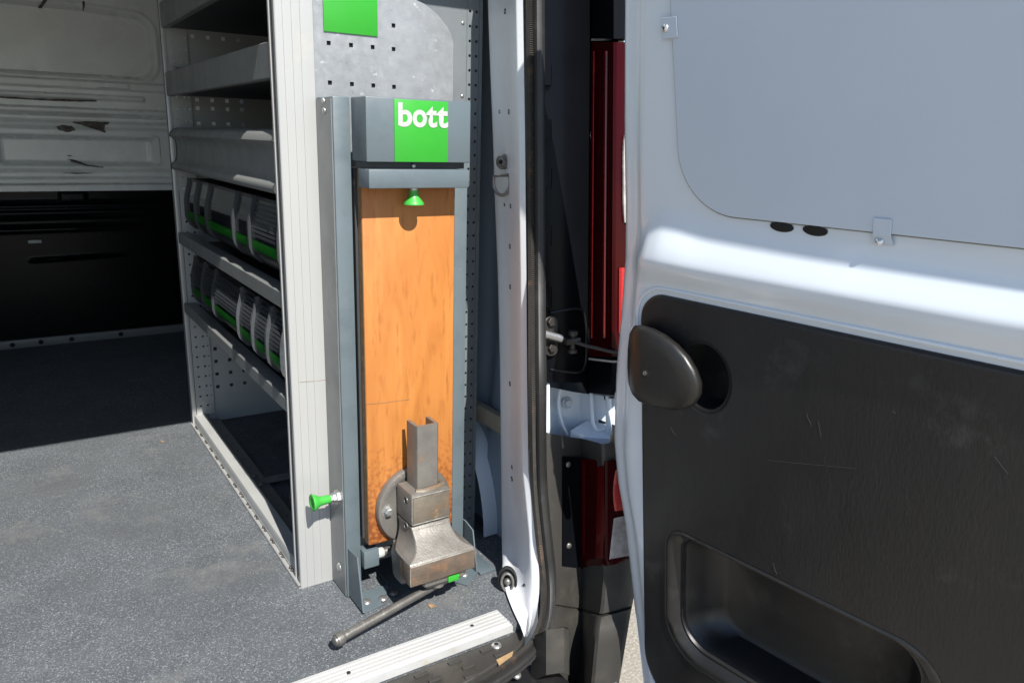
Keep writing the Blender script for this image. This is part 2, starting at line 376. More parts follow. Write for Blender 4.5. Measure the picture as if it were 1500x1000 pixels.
# black scuff plate behind it with raised treads
bm = bmesh.new()
rear = [at(x, y, Z=-.0135) for x, y in ((764, 918), (769, 930), (764, 943), (752, 955), (733, 967), (712, 981), (690, 994), (660, 1010))]
o2 = [(-.66, .9795), (.640, .9795), (.655, .9785)]+[(v.x, v.y) for v in rear]+[(.40, rear[-1].y-.004), (-.66, rear[-1].y-.006)]
scp = plate('scuff_plate', o2, [], .02, FZ(-.0235), 'bumper_grey', van, bev=.003)
tm = None
for i in range(8):
    for j in range(3):
        x = .665-.062*i-.02*(j % 2)-.028*j; y = .965-.022*j
        if x > .66 or (y < .94 and x > .60): continue
        if tm is None:
            bm = bmesh.new(); box(bm, (-.012, -.004, -.002), (.012, .004, .0022), .0015); t0 = put('tread', bm, 'bumper_grey', van, scp, local=True); tm = t0.data; t0.location = Vector((x, y, -.0125))-van.base
        else: link('tread', tm, None, van, scp, (x, y, -.0125))
p = at(727, 945, Z=-.012); dome('screw', p, (0, 0, 1), .009, .004, 'zinc', van, scp); dome('screw_socket', p+Vector((0, 0, .0036)), (0, 0, 1), .004, .001, 'hole', van, scp)
tp = [at(x, y, Z=-.0128) for x, y in ((727, 966), (752, 953), (750, 960), (731, 974))]
plate('tape_patch', [(v.x, v.y) for v in tp], [], .0012, FZ(-.0128), 'tape', van, scp)

# door pillar: white jamb beside the doorway
PL = [(-140, 713), (0, 714.5), (100, 718), (200, 722), (300, 725), (400, 729), (520, 732), (610, 733), (700, 734), (790, 735), (840, 736), (856, 738), (872, 743), (890, 750), (905, 757), (915, 762), (932, 768)]
PR = [(-140, 763), (0, 766), (200, 769), (400, 771), (560, 772), (692, 774), (780, 785), (842, 790), (865, 790), (885, 788), (900, 785), (915, 781), (932, 772)]
def pillar_pt(y, f):
    """f 0 (inner edge) .. 1 (at the seal)"""
    xl, xr = interp(PL, y), interp(PR, y); x = xl+(xr-xl)*f
    ya, yb = interp([(-140, 1.155), (780, 1.155), (820, 1.13), (850, 1.09), (885, 1.02), (915, .975)], y), interp([(-140, 1.012), (800, 1.012), (842, 1.008), (885, .992), (915, .952)], y)
    if y > 820:
        p_, q_ = at(xl, y, Z=.006), at(xr, y, Z=.006); ya = min(ya if y < 850 else 9, p_.y-.0006); yb = min(interp([(-140, 1.012), (842, 1.008), (885, .995), (915, .97)], y), q_.y-.0006)
    Y0 = ya+(yb+.012*(y < 870)-ya)*min(1, f/.80)-.012*max(0, (f-.80)/.20)
    Y0 += .010*smooth01(.05, .3, f)*(1-smooth01(.45, .75, f))
    return atl(x, y, Y0)
def pillar_n(y, f):
    t = pillar_pt(y, min(1, f+.05))-pillar_pt(y, max(0, f-.05)); n_ = t.cross(Vector((0, .1, 1))).normalized(); return n_ if n_.x < 0 else -n_
fs = [0, .03, .1, .2, .3, .4, .5, .6, .7, .76, .80, .84, .9, 1]
bm = bmesh.new(); ysr = list(range(-140, 932, 12))+[932]
grid(bm, [[pillar_pt(y, 0)+Vector((.05, .06, 0))]+[pillar_pt(y, f) for f in fs] for y in ysr])
pil = put('door_pillar', bm, 'pillar_white', van, smooth=50, label='white painted door pillar with bolt holes beside the doorway')
for px, py, rx, sqr in ((740, 17, 4, 0), (732, 164, 3, 0), (745.5, 164, 4, 0), (739, 300, 2.5, 0), (748, 302, 3.5, 0), (747, 361, 4, 0), (747.5, 420, 4, 0), (747, 562, 4, 0), (750, 684, 3.5, 0), (750, 701, 5, 1), (768, 858, 4, 0)):
    xl, xr = interp(PL, py), interp(PR, py); p = pillar_pt(py, (px-xl)/(xr-xl)); nrm = pillar_n(py, (px-xl)/(xr-xl))
    plathe('bolt_hole', [(.0012*rx, -.002), (.0012*rx, .0006), (.0007*rx, .0006), (.0007*rx, -.001), (0, -.001)], p, nrm, 'hole', van, pil, 4 if sqr else 14)
# lashing rings on the pillar
def lashing(px, py, big):
    xl, xr = interp(PL, py), interp(PR, py); p = pillar_pt(py, (px-xl)/(xr-xl)); n = (pillar_n(py, (px-xl)/(xr-xl))+Vector((-.2, -.9, 0))).normalized(); up = Vector((0, .1, 1)).normalized(); sd = n.cross(up).normalized(); p = p+n*.004
    root = plathe('lashing_eye', [(.0135, -.004), (.0135, .004), (.011, .007), (.0, .007)], p+up*.012, n, 'bar_steel', van, pil, 18)
    hexb = hexbolt('ring_bolt', p+up*.012+n*.006, n, .008, .005, 'bar_steel', van, pil)
    plathe('bolt_socket', [(.004, -.001), (.004, .0006), (0, .0006)], p+up*.012+n*.0112, n, 'hole', van, pil, 10)
    pts = [p-up*.004+sd*(.015*s*1)+n*.010 for s in (-.75,)]
    ring = []
    for k in range(20):
        a = R(150+240*k/19); ring.append(p-up*.023+sd*(.0170*math.cos(a))+up*(.023*math.sin(a))+n*.009)
    ptube('lashing_ring', ring, .0031, 'bar_steel', van, pil, 8, closed=True)
lashing(739.5, 247, True)
def cup(px, py):
    xl, xr = interp(PL, py), interp(PR, py); p = pillar_pt(py, (px-xl)/(xr-xl)); n = pillar_n(py, (px-xl)/(xr-xl)); up = Vector((0, .1, 1)).normalized(); sd = n.cross(up).normalized()
    p = p+n*.006
    def ring(r, d): return [p+sd*r*.62*math.cos(2*math.pi*k/24)+up*r*1.0*math.sin(2*math.pi*k/24)+n*d for k in range(24)]
    bm = bmesh.new(); grid(bm, [ring(.030, -.002), ring(.030, .003), ring(.026, .004), ring(.022, -.0015), ring(.004, -.0035)], closed_u=True); c = put('lashing_cup', bm, 'black_plastic', van, pil)
    bm = bmesh.new(); tube(bm, [p+sd*.011*math.cos(2*math.pi*k/18)+up*.018*math.sin(2*math.pi*k/18)+n*.006 for k in range(18)], .0028, 8, closed=True); put('lashing_ring', bm, 'bar_steel', van, pil)
    dome('ring_bolt', p+n*.003, n, .007, .006, 'bar_steel', van, pil)
cup(744, 848)

# weatherstrip round the doorway
SC = [(780, -260), (780, -140), (780.5, 0), (782, 200), (783, 400), (784, 560), (786, 700), (794, 790), (799, 835), (800.5, 868), (797, 905), (784, 938), (762, 962), (735, 982), (705, 1000), (675, 1016)]
SY = {800.5: .994, 797: .974, 784: .956, 762: .942, 735: .934, 705: .927, 675: .921}
sp = [atl(x, y, SY.get(x, 1.008)) for x, y in SC]
sp += [Vector((.42, .913, sp[-1].z-.008)), Vector((.2, .910, sp[-1].z-.010)), Vector((-.6, .910, sp[-1].z-.010))]
def resample(pts, step):
    # Catmull-Rom
    out = []
    for i in range(len(pts)-1):
        p0, p1, p2, p3 = pts[max(i-1, 0)], pts[i], pts[i+1], pts[min(i+2, len(pts)-1)]
        n = max(2, int((p2-p1).length/step))
        for k in range(n):
            t = k/n; out.append(.5*((2*p1)+(-p0+p2)*t+(2*p0-5*p1+4*p2-p3)*t*t+(-p0+3*p1-3*p2+p3)*t**3))
    out.append(pts[-1]); return out
def sweep(name, path, prof, mt, pn, parent=None, mod=None, thing=van, smooth=40):
    """prof (a, b): a inward to the doorway, b towards the rear"""
    bm = bmesh.new(); rows = []; pn = Vector(pn).normalized()
    for i, p in enumerate(path):
        t = (path[min(i+1, len(path)-1)]-path[max(i-1, 0)]).normalized(); a = t.cross(pn).normalized()
        f = mod(i) if mod else 1
        rows.append([p+a*x+pn*(y*f) for x, y in prof])
    grid(bm, rows, closed_u=True); return put(name, bm, mt, thing, parent, smooth)
pn = Vector((0, -1, .1)); path = resample(sp, .01)
# find the side that points into the doorway (towards -X on the right jamb)
t0 = (path[5]-path[4]).normalized(); sgn = 1 if t0.cross(pn.normalized()).x < 0 else -1
def P(l): return [(sgn*a, b) for a, b in l]
bulb = [(-.017, .0), (-.0165, .010), (-.013, .0145), (-.0125, .0135), (-.0075, .0175), (-.0068, .0163), (-.0015, .0170), (.0025, .0150), (.004, .010), (.004, .0)]
ws = sweep('weatherstrip', path, P(bulb), 'rubber', pn)
path2 = resample(sp, .0017)
sweep('grip_strip', path2, P([(.003, .0), (.003, .006), (.006, .0085), (.0115, .0075), (.014, .0)]), 'rubber_rusty', pn, ws, mod=lambda i: (1.0 if (i//1) % 2 else .78))

# rear corner: trim, lamps, bumper (all on the leaning rear end)
RS = .045
def atr(x, y, Y0): return atl(x, y, Y0+RS)
def wrap2(q, e): return (q+Vector((.001, .012, 0)), q+Vector((-.004, .06, 0)), q+Vector((-.03, .2, 0)))[e]
def strip_surface(name, rows, mt, parent=None, extra=None, label=None, smooth=38):
    """rows: list of lists of (px, py, Y0)"""
    bm = bmesh.new(); out = []
    for r in rows:
        q = [atl(x_, y_, Y_+RS) for x_, y_, Y_ in r]
        if extra: q += [extra(q[-1], e) for e in range(3)]
        out.append(q)
    grid(bm, out); return put(name, bm, mt, van, parent, smooth, label)
def wrap(q, e):       # carry the surface round to the body side, behind the door
    return (Vector((.90, q.y+.005, q.z)), Vector((.935, q.y+.05, q.z)), Vector((.94, 1.15+.1*q.z, q.z)))[e]
def rws(ys, f): return [f(y) for y in ys]
# white body shell behind the trims
strip_surface('rear_corner_shell', rws(range(-260, 1130, 40), lambda y: [(788, y, .985), (800, y, 1.09), (850, y, 1.09), (905, y, 1.09)]), 'van_white', extra=wrap)
# black trim beside the upper lamp
tl = [(-260, 866), (60, 866), (300, 864), (520, 862), (575, 862)]
strip_trim = strip_surface('pillar_trim', [[(796, y, .985), (797, y, .964), (812, y, .961), (840, y, .968), (interp(tl, y)-2, y, .976), (interp(tl, y), y, .980)] for y in list(range(-260, 561, 20))]
    + [[(796, 566, 1.0), (797, 566, .985), (812, 568, .99), (840, 574, .99), (862, 577, .99), (864, 577, .99)]], 'black_gloss', label='glossy black trim between doorway and tail lamp')
rid = lambda y: 899-3*(y/500)
for y in (95, 175, 245, 330, 420):
    strip_surface('trim_tab', [[(797, yy, .966), (798, yy, .955), (807, yy, .954), (809, yy, .966)] for yy in (y, y+4, y+26, y+30)], 'black_gloss', strip_trim)
SUR = [(866, .980), (884, .945), (899, .905), (920, .897)]
strip_surface('lamp_surround', [[(x, y, Y0) for x, Y0 in SUR] for y in (-260, -100, 0, 40, 57)]+[[(x, 60, Y0+.015) for x, Y0 in SUR]], 'black_gloss', strip_trim, extra=wrap)
SUL = [(862, .980, 0), (880, .945, 2), (896, .905, 4), (912, .897, 4)]
strip_surface('lamp_surround', [[(x, 524+k, Y0+.015) for x, Y0, k in SUL]]+[[(x, y+k, Y0) for x, Y0, k in SUL] for y in (527, 540, 560, 575)]+[[(x, 578+k, Y0+.06) for x, Y0, k in SUL]], 'black_gloss', strip_trim, extra=wrap)
lamp = strip_surface('tail_lamp', [[(866-.008*y, y, .984), (867-.008*y, y, .976), (873-.008*y, y, .966), (884-.006*y, y, .943), (rid(y)-4, y, .915), (rid(y), y, .905), (rid(y)+5, y, .900), (920, y, .896)] for y in range(62, 523, 10)], 'lamp_red', extra=wrap, label='tall dark red upper tail lamp')
for x, w_, Ya, mt in ((870, 1.6, .967, 'lamp_red_mid'), (888, 2.5, .930, 'lamp_red_mid')):
    strip_surface('lamp_rib', [[(x-w_-.008*y, y, Ya+.003), (x-.008*y, y, Ya-.003), (x+w_-.008*y, y, Ya-.005)] for y in range(75, 515, 20)], mt, lamp)
strip_surface('brake_segment', [[(908.5-.004*y, y, .8965), (912-.004*y, y, .893), (921-.004*y, y, .8925)] for y in range(392, 492, 8)], 'lamp_red_bright', lamp, extra=None, label='bright red brake light segment')
strip_surface('reverse_segment', [[(911.5+abs(y-262)**4*1.2e-7, y, .8965), (913.5+abs(y-262)**4*1.0e-7, y, .893), (924, y, .8925)] for y in range(198, 328, 8)], 'lamp_clear', lamp, label='narrow clear lens segment')
# hinge pocket with the door check arm
pk = [atr(*c) for c in [(806, 458, .960), (845, 452, .966), (856, 462, .970), (859, 500, .973), (857, 535, .972), (846, 545, .968), (806, 541, .960)]]
ptube('pocket_rim', resample(pk, .006), .0022, 'black_plastic', van, strip_trim, 8)
bpl = plate('hinge_plate', rrect(-.014, -.040, .014, .030, .012), [], .004, (atr(807, 488, .955), (1, 0, 0), (0, .1, 1)), 'dark_steel', van, strip_trim, bev=.001)
for px, py in ((807, 471), (808, 509)):
    hexbolt('hinge_bolt', atr(px, py, .952), (0, -1, .1), .0085, .006, 'dark_steel', van, strip_trim)
a0, a1, a2 = atr(797, 489, .942), atr(822, 496, .938), atr(836, 499, .938)
ptube('check_arm_sleeve', [a0, a0.lerp(a1, .5), a1], .0070, 'zinc', van, strip_trim, 12)
arm = ptube('check_arm', [a1, a2, atr(858, 506, .92), atr(912, 519, .89)], .0032, 'dark_steel', van, strip_trim, 8)
bm = bmesh.new(); box(bm, a2+Vector((-.014, -.009, -.005)), a2+Vector((.016, .009, .006)), .002); put('check_clevis', bm, 'dark_steel', van, strip_trim)
plathe('clevis_pin', [(.0085, -.022), (.0085, -.016), (.005, -.016), (.005, .010), (.009, .010), (.009, .017), (.0, .017)], a2+Vector((.004, 0, 0)), (0, .05, 1), 'dark_steel', van, strip_trim, 14)
# painted hinge cavity between the trims, set deep so that the trim above shades it
cav = strip_surface('hinge_cavity', [[(796, y, .99), (797, y, .972), (805, y, .968), (807, y, 1.0), (818, y, 1.05), (850, y, 1.03), (870, y, 1.0), (900, y, .962), (918, y, .945)] for y in (550, 590, 620, 655)], 'van_white', label='white painted hinge cavity')
dome('cavity_bolt', atr(831, 590, 1.038), (-.1, -1, .1), .0115, .004, 'van_white', van, cav); hexbolt('cavity_bolt', atr(831, 590, 1.034), (-.1, -1, .1), .0075, .006, 'pillar_white', van, cav)
ptube('flange_edge', resample([atr(822, 562, 1.01), atr(818, 590, 1.01), atr(823, 618, 1.01), atr(831, 636, 1.01)], .006), .0032, 'van_white', van, cav, 8)
bm = bmesh.new(); pp = [atr(*c) for c in ((836, 630, 1.00), (860, 616, 1.01), (895, 622, .965), (893, 642, .945), (866, 641, .97))]
vs_ = [bm.verts.new(p) for p in pp]; f = bm.faces.new(vs_); r_ = bmesh.ops.extrude_face_region(bm, geom=[f]); bmesh.ops.translate(bm, verts=[v for v in r_['geom'] if isinstance(v, bmesh.types.BMVert)], vec=(0, 0, -.03)); put('hinge_ledge', bm, 'van_white', van, cav, smooth=0)
ptube('hinge_strap', resample([atr(866, 565, .985), atr(867, 600, .985), atr(869, 622, .98), atr(876, 630, .97), atr(888, 627, .96)], .005), .0035, 'van_white', van, cav, 8)
ptube('hinge_strap', [atr(891, 568, .955), atr(892, 636, .955)], .0058, 'van_white', van, cav, 10)
# lower corner: bumper trim, carrier plate, lower lamp, bumper skin
rdl = [(620, 882), (670, 884), (835, 886), (880, 882), (905, 876), (990, 868), (1130, 850)]
def bump_row(y, out=0., yo=0):
    r_ = interp(rdl, y); R_ = interp([(600, 935), (835, 932), (870, 930), (900, 924), (990, 909), (1130, 885)], y)
    return [(796, y-10, .99), (797, y-8, .966), (812, y-4, .962), (835, y, .974-out*.2), (852, y+2, .982-out*.5), (r_-7, y+8, .912-out), (r_-2, y+10, .898-out), (r_+3, y+10, .892-out), ((r_+R_)/2, y+5, .889-out), (R_-6, y, .887-out), (R_, y-3, .892-out)]
bmp = strip_surface('bumper', [[(x, y+6, Y0+.07) for x, y, Y0 in bump_row(634)]]+[bump_row(y) for y in list(range(640, 880, 10))+[884, 888]]+[[(x, y, Y0+.006) for x, y, Y0 in bump_row(890)]]
    +[bump_row(y, .004+.012*smooth01(892, 930, y)) for y in (893, 900, 910, 920, 935, 950, 970, 990, 1010, 1040, 1080, 1130)], 'bumper_grey', extra=wrap2, label='dark grey plastic bumper corner')
car = strip_surface('lamp_carrier', [[(823, y, .972), (824, y, .965), (836, y+1, .969), (850, y+2, .974), (853, y+2, .974)] for y in range(668, 829, 10)], 'black_gloss', bmp)
for px, py in ((832, 680), (833, 799)): dome('carrier_screw', atr(px, py, .968), (-.2, -1, 0), .006, .003, 'bar_steel', van, car)
lamp2 = strip_surface('tail_lamp', [[(849, y-2, .984), (850, y-2, .975), (856, y-1, .963), (870, y+1, .930), (880, y+2, .905), (886, y+3, .892), (890, y+3, .888), (905, y, .885), (930, y-6, .883)] for y in range(672, 832, 10)]+[[(849, 832, .99), (850, 833, .985), (856, 834, .975), (870, 836, .942), (880, 837, .917), (886, 838, .905), (890, 837, .90), (905, 832, .897), (930, 822, .895)]], 'lamp_red', extra=wrap, label='short dark red lower tail lamp with clear corner')
strip_surface('lamp_rib', [[(852, y, .974), (854, y, .966), (857, y, .9595)] for y in range(678, 828, 15)], 'lamp_red_mid', lamp2)
strip_surface('lamp_rib', [[(876-(y-680)*.03, y, .915+(y-680)*.00006), (880, y, .9035), (884+(y-680)*.02, y, .892)] for y in range(682, 832, 15)], 'lamp_red_mid', lamp2)
strip_surface('brake_segment', [[(898+abs(y-721)**2*.0035, y, .8845), (902+abs(y-721)**2*.002, y, .8815), (930, y-4, .8795)] for y in range(688, 754, 6)], 'lamp_red_bright', lamp2)
strip_surface('reverse_segment', [[(899-(y-757)*.11, y+2, .8855), (902-(y-757)*.11, y+1, .8815), (930, y-5, .8795)] for y in range(757, 820, 6)], 'lamp_clear', lamp2, label='clear reversing light segment')
# bumper top and step block
bm = bmesh.new(); box(bm, (-.90, .78, -.40), (.735, .972, -.075), .02, 4); put('bumper_step', bm, 'black_plastic', van)
q = atl(806, 948, .90)
bm = bmesh.new(); rows = []
for y, g in ((918, 2), (922, 0), (950, 0), (972, 0), (986, 0)):
    rows.append([atl(783-(y-918)*.1, y+12, .945), atl(800+(0 if y > 920 else 1), y+g+2, .90), atl(826, y+g-2, .89), atl(833, y+g+2, .898), atl(834, y+g+2, .935)])
grid(bm, rows); put('step_block', bm, 'bumper_grey', van, bmp, smooth=30)
bm = bmesh.new(); top = [atl(783, 930, .930), atl(801, 922, .90), atl(826, 917, .89), atl(833, 921, .898), atl(834, 920, .910)]; bm.faces.new([bm.verts.new(p) for p in top]); put('step_block_top', bm, 'bumper_grey', van, bmp)
dome('screw', Vector(at(757, 988, Z=-.06)), (0, -.3, 1), .008, .004, 'zinc', van, bmp)
bm = bmesh.new(); box(bm, (.78, .90, -.45), (.852, .915, -.135), .005); put('mud_flap', bm, 'steel_blue_dark', van)

# ------------------------------------------------------------------ the open rear door (opened 97 degrees, leaning with the rear end)
TH = R(7); Dv = Vector((math.sin(TH), -math.cos(TH), 0)); Nh = Vector((-math.cos(TH), -math.sin(TH), 0)); DP = Vector((.81, .90, 0)); WCR = .66
def lean(w_): return math.tan(R(7))*(w_-.4) if w_ < WCR else math.tan(R(7))*(WCR-.4)+math.tan(R(12))*(w_-WCR)
def dp(u, w_, d=0): return DP+Dv*u+Vector((0, 0, w_))+Nh*(d+lean(w_))
UL = [(-.40, .055), (-.1544, .0236), (.0612, -.0013), (.1834, -.015), (.26, -.030), (.3368, -.0367), (.4653, -.0283), (.5747, -.0134), (.7401, .0055), (.8398, .0131), (1.0175, .0327), (1.25, .06)]
WT = .736
def shell_d(u, s, w_):
    d = -.034*(1-smooth01(0, .010, s))-.006*(1-smooth01(.008, .02, s))
    d -= .010*(1-smooth01(.036, .056, s))
    e = smooth01(.012, .075, s)
    # belt: swells out under the window, falls back to the trim
    b = 0
    wt = interp([(0, .69), (.05, .708), (.075, .735), (.10, .7455), (.13, .744), (.17, .738), (.33, .731), (.55, .723)], u)
    if w_ < wt+.012:
        b = .030*(1-smooth01(wt-.085, wt+.006, w_))
        b -= .022*(1-smooth01(.622, .672, w_))
    d += b*e
    if s > 0: d -= .085*smooth01(.082, .090, u)*(1-smooth01(.595, .604, w_))*smooth01(-.10, -.09, w_)
    d -= .012*smooth01(.012, .0, abs(w_-.62))*0
    return d
bm = bmesh.new(); ws_ = [-.40+.02*k for k in range(50)]
wl = sorted(set([round(-.40+.02*k, 4) for k in range(51)]+[round(.60+.004*k, 4) for k in range(45)]+[round(.80+.03*k, 4) for k in range(16)]))
ss = [0, .002, .004, .007, .010, .014, .02, .028, .036, .042, .048, .054, .060, .068, .076, .085, .095, .105, .115]+[.13+.02*k for k in range(33)]
rows = []
for w_ in wl:
    u0 = interp(UL, w_); r_ = [dp(u0+.004, w_, -.075), dp(u0-.002, w_, -.055)]
    r_ += [dp(u0+s, w_, shell_d(u0+s, s, w_)) for s in ss]; r_ += [dp(u0+ss[-1]+.004, w_, -.03), dp(u0+ss[-1], w_, -.075)]
    rows.append(r_)
grid(bm, rows, closed_u=True); door = put('rear_door', bm, 'van_white', van, smooth=60, label='white rear door swung open beside the doorway')
# blank panel in place of the window
ua, ub = .1335, .74
wax = Vector(dp(0, 1, 0)-dp(0, .8, 0)).normalized()
pw = lambda w_: (w_-.7)/math.cos(R(12))
FW = (dp(0, .70, .0035), Dv, wax)
plate('window_blank', rrect(ua, pw(.7425), ub, pw(1.18), .085, 14), [], .003, FW, 'blank_panel', van, door, bev=.001, label='flat grey blanking panel in the window opening')
ptube('panel_shadow_line', [FW[0]+Dv*a_+wax*b_-Nh*.0012 for a_, b_ in rrect(ua-.0006, pw(.7425)-.0006, ub, pw(1.18), .085, 18)], .0011, 'rack_rail', van, door, 6, closed=True)  # grey tube stands in for the thin dark shadow outline round the panel
bm = bmesh.new()
for u, w_, hor in ((.131, .971, 1),):
    c = plate('clip', rrect(-.0125, -.0125, .0125, .0125, .002), [], .0014, (dp(u, w_, .0065), Dv, wax), 'blank_panel', van, door, bev=.0004)
    dome('clip_screw', dp(u-.006, w_, .007), Nh, .0055, .003, 'bright_steel', van, door); dome('clip_screw_socket', dp(u-.006, w_, .0096), Nh, .002, .0006, 'hole', van, door, 6)
bm.free()
u, w_ = .4094, .7448
plate('clip', rrect(-.010, -.004, .010, .016, .002), [], .0014, (dp(u, w_-.002, .0065), Dv, wax), 'blank_panel', van, door, bev=.0004)
bm = bmesh.new(); grid(bm, [[dp(u-.010, .742, .0065), dp(u+.010, .742, .0065)], [dp(u-.0105, .7385, .0062), dp(u+.0105, .7385, .0062)], [dp(u-.012, .729, shell_d(u, .4, .729)+.0022), dp(u+.012, .729, shell_d(u, .4, .729)+.0022)]]); put('clip_foot', bm, 'blank_panel', van, door)
dome('clip_screw', dp(u-.003, .734, .0050), (Nh+Vector((0, 0, .8))), .0055, .003, 'bright_steel', van, door)
for px in (.2842, .328):
    bm = bmesh.new(); c = dp(px, .7365, .0015); rows = []
    for k, (rr, h) in enumerate(((1, -.003), (1, .0012), (.85, .0024), (.4, .003), (0.01, .003))):
        rows.append([c+Dv*(.0155*rr*math.cos(2*math.pi*j/20))+wax*(.0066*rr*math.sin(2*math.pi*j/20))+(Nh+Vector((0, 0, .3))).normalized()*h for j in range(20)])
    grid(bm, rows, closed_u=True); put('rubber_grommet', bm, 'hole', van, door)
bm = bmesh.new(); tube(bm, [dp(.142+.09*0, 1.0, .001)]+[dp(.1325, 1.0-.02*k, .001) for k in range(8)], .0005, 5); bm.free()
# black trim panel with pocket and pull handle
tax = Vector(dp(0, .5)-dp(0, .2)).normalized(); tw = lambda w_: w_/math.cos(R(7))
def dt(u, w_, d=0): return dp(u, w_, d)
FT = (dp(0, 0, .006), Dv, tax)
NT = Dv.cross(tax).normalized()
if NT.dot(Nh) < 0: NT = -NT
trim_o = rrect(.058, tw(-.125), .745, tw(.6195), [.10, .05, .05, .045], 10)
PKo = rrect(.1125, tw(.002), .535, tw(.240), [.075, .09, .06, .035], 10)
cx, cz = .176, .512
RCo = []
for k in range(28):
    a = 2*math.pi*k/28; RCo.append((cx+.043*math.cos(a), tw(cz+.050*math.sin(a))))
trim = plate('trim_panel', trim_o, [PKo, RCo], .016, FT, 'black_trim', van, door, bev=.006, label='grained black plastic trim panel with worn scratches')
bead = []
for a_, b_ in rrect(.0495, tw(-.135), .752, tw(.6285), [.108, .055, .055, .053], 12):
    w_ = b_*math.cos(R(7)); s_ = a_-interp(UL, w_)
    bead.append(dp(a_, w_, shell_d(a_, s_, w_)+.0008))
ptube('door_bead', bead, .0032, 'van_white', van, door, 8, closed=True)
mat('scratch', (.034, .034, .036), .6)
for (ua_, wa_), (ub_, wb_) in (((.285, .420), (.405, .452)), ((.335, .505), (.342, .490)), ((.352, .500), (.356, .478)), ((.300, .265), (.306, .250)), ((.318, .262), (.312, .254)), ((.42, .275), (.416, .262)), ((.455, .262), (.462, .268)), ((.118, .415), (.128, .405)), ((.55, .52), (.565, .505)), ((.60, .43), (.598, .418)), ((.45, .35), (.447, .342))):
    c_ = [dp(ua_+(ub_-ua_)*t+random.uniform(-.0008, .0008), wa_+(wb_-wa_)*t, .0141) for t in (0, .35, .7, 1)]
    ptube('scratch', c_, .00042, 'scratch', van, trim, 4)
def loft(name, rings, mt, parent, close=True, smooth=40):
    bm = bmesh.new(); vs_ = grid(bm, rings, closed_u=True)
    if close: bm.faces.new(vs_[-1])
    return put(name, bm, mt, van, parent, smooth)
def tring(poly, d): return [DP+Dv*a+tax*(b-.0)+Nh*(d+lean(0)) for a, b in poly]
def shr(x0, z0, x1, z1, r, d, n=10): return tring(rrect(x0, tw(z0), x1, tw(z1), r, n), d)
rr0 = [.075, .09, .06, .035]
mat('pocket_lip', (.045, .045, .046), .5, bump=.0002, bscale=500)
lip = loft('pocket_lip', [shr(.1095, -.001, .538, .243, [.077, .092, .062, .037], .0135), shr(.113, .0025, .5345, .2395, rr0, .0155), shr(.121, .012, .522, .236, [.066, .08, .055, .032], .0135), shr(.131, .024, .51, .234, [.056, .07, .05, .028], .004), shr(.1345, .029, .506, .232, [.052, .066, .048, .026], .004), shr(.137, .033, .503, .230, [.05, .064, .046, .025], -.004)], 'black_plastic', trim, close=False)
loft('door_pocket', [shr(.137, .033, .503, .230, [.05, .064, .046, .025], -.003), shr(.141, .037, .499, .227, [.047, .06, .044, .024], -.010), shr(.150, .042, .49, .222, [.045, .055, .04, .024], -.03), shr(.168, .050, .475, .212, [.04, .05, .036, .022], -.058), shr(.178, .058, .466, .204, [.036, .045, .032, .02], -.064), shr(.25, .11, .40, .15, .015, -.065)], 'black_plastic', trim)
# recess behind the handle
def ell(rx, rz, d, ox=0, oz=0): return tring([(cx+ox+rx*math.cos(2*math.pi*k/28), tw(cz+oz+rz*math.sin(2*math.pi*k/28))) for k in range(28)], d)
loft('handle_recess', [ell(.046, .053, .0135), ell(.0425, .0495, .0125), ell(.040, .047, .006), ell(.038, .045, -.012), ell(.034, .041, -.024), ell(.01, .012, -.027)], 'black_plastic', trim)
# pull handle: thick shell, straight hinge side, rounded free side
hp = [(.0480, .470), (.0460, .498), (.0480, .530), (.0540, .556), (.0650, .5685), (.081, .5725), (.100, .5715), (.1225, .5665), (.1445, .557), (.164, .5435), (.178, .527), (.1865, .509), (.1865, .492), (.178, .476), (.163, .4645), (.144, .4565), (.122, .452), (.100, .450), (.077, .4505), (.0590, .456)]
hc = (.108, .510)
def hr(s, d): return [DP+Dv*(hc[0]+(a-hc[0])*s)+tax*tw(hc[1]+(b-hc[1])*s)+Nh*(d+lean(0)+-.010*(1-smooth01(.045, .080, hc[0]+(a-hc[0])*s))) for a, b in hp]
hd = loft('pull_handle', [hr(.93, .026), hr(.98, .028), hr(1.0, .033), hr(.995, .038), hr(.96, .0415), hr(.86, .045), hr(.6, .0485), hr(.25, .0500)], 'black_plastic', trim, smooth=60)
for o_ in (hd,): o_.data.materials.clear(); o_.data.materials.append(mat('handle_plastic', (.013, .0125, .012), .36, var=.15, vscale=20, bump=.0002, bscale=700, rvar=.06))
loft('handle_stem', [tring(circ(.100, tw(.505), .030, 20), .004), tring(circ(.100, tw(.505), .030, 20), .030)], 'black_plastic', trim)
hs = DP+Dv*.100+tax*tw(.505)+Nh*(lean(0)+.0503)
dome('handle_screw_socket', hs, Nh, .0062, .0008, 'hole', van, trim); plathe('handle_screw', [(.0034, 0), (.0034, .0014), (.0018, .0014), (.0018, .0006), (0, .0006)], hs+Nh*.0004, Nh, 'bar_steel', van, trim, 10)
# door edge: hinge boss
bm = bmesh.new()
c = dp(-.028, .405, -.045)
lathe(bm, [(.0, -.02), (.015, -.02), (.017, -.015), (.017, .012), (.014, .017), (0, .017)], c, (0, .1, 1), 16); put('hinge_boss', bm, 'van_white', van, door)
c = dp(-.030, .305, -.045); bm = bmesh.new(); lathe(bm, [(.0, -.02), (.013, -.02), (.016, -.013), (.016, .012), (.012, .017), (0, .017)], c, (0, .1, 1), 16); put('hinge_boss', bm, 'van_white', van, door)

# ------------------------------------------------------------------ shelving rack
XS, YN, YF, XB = .386, 1.283, 2.250, .772
rack = Thing('shelving_rack', 'grey metal van shelving rack with bins along the side wall', 'shelf', (XS, YN, 0))
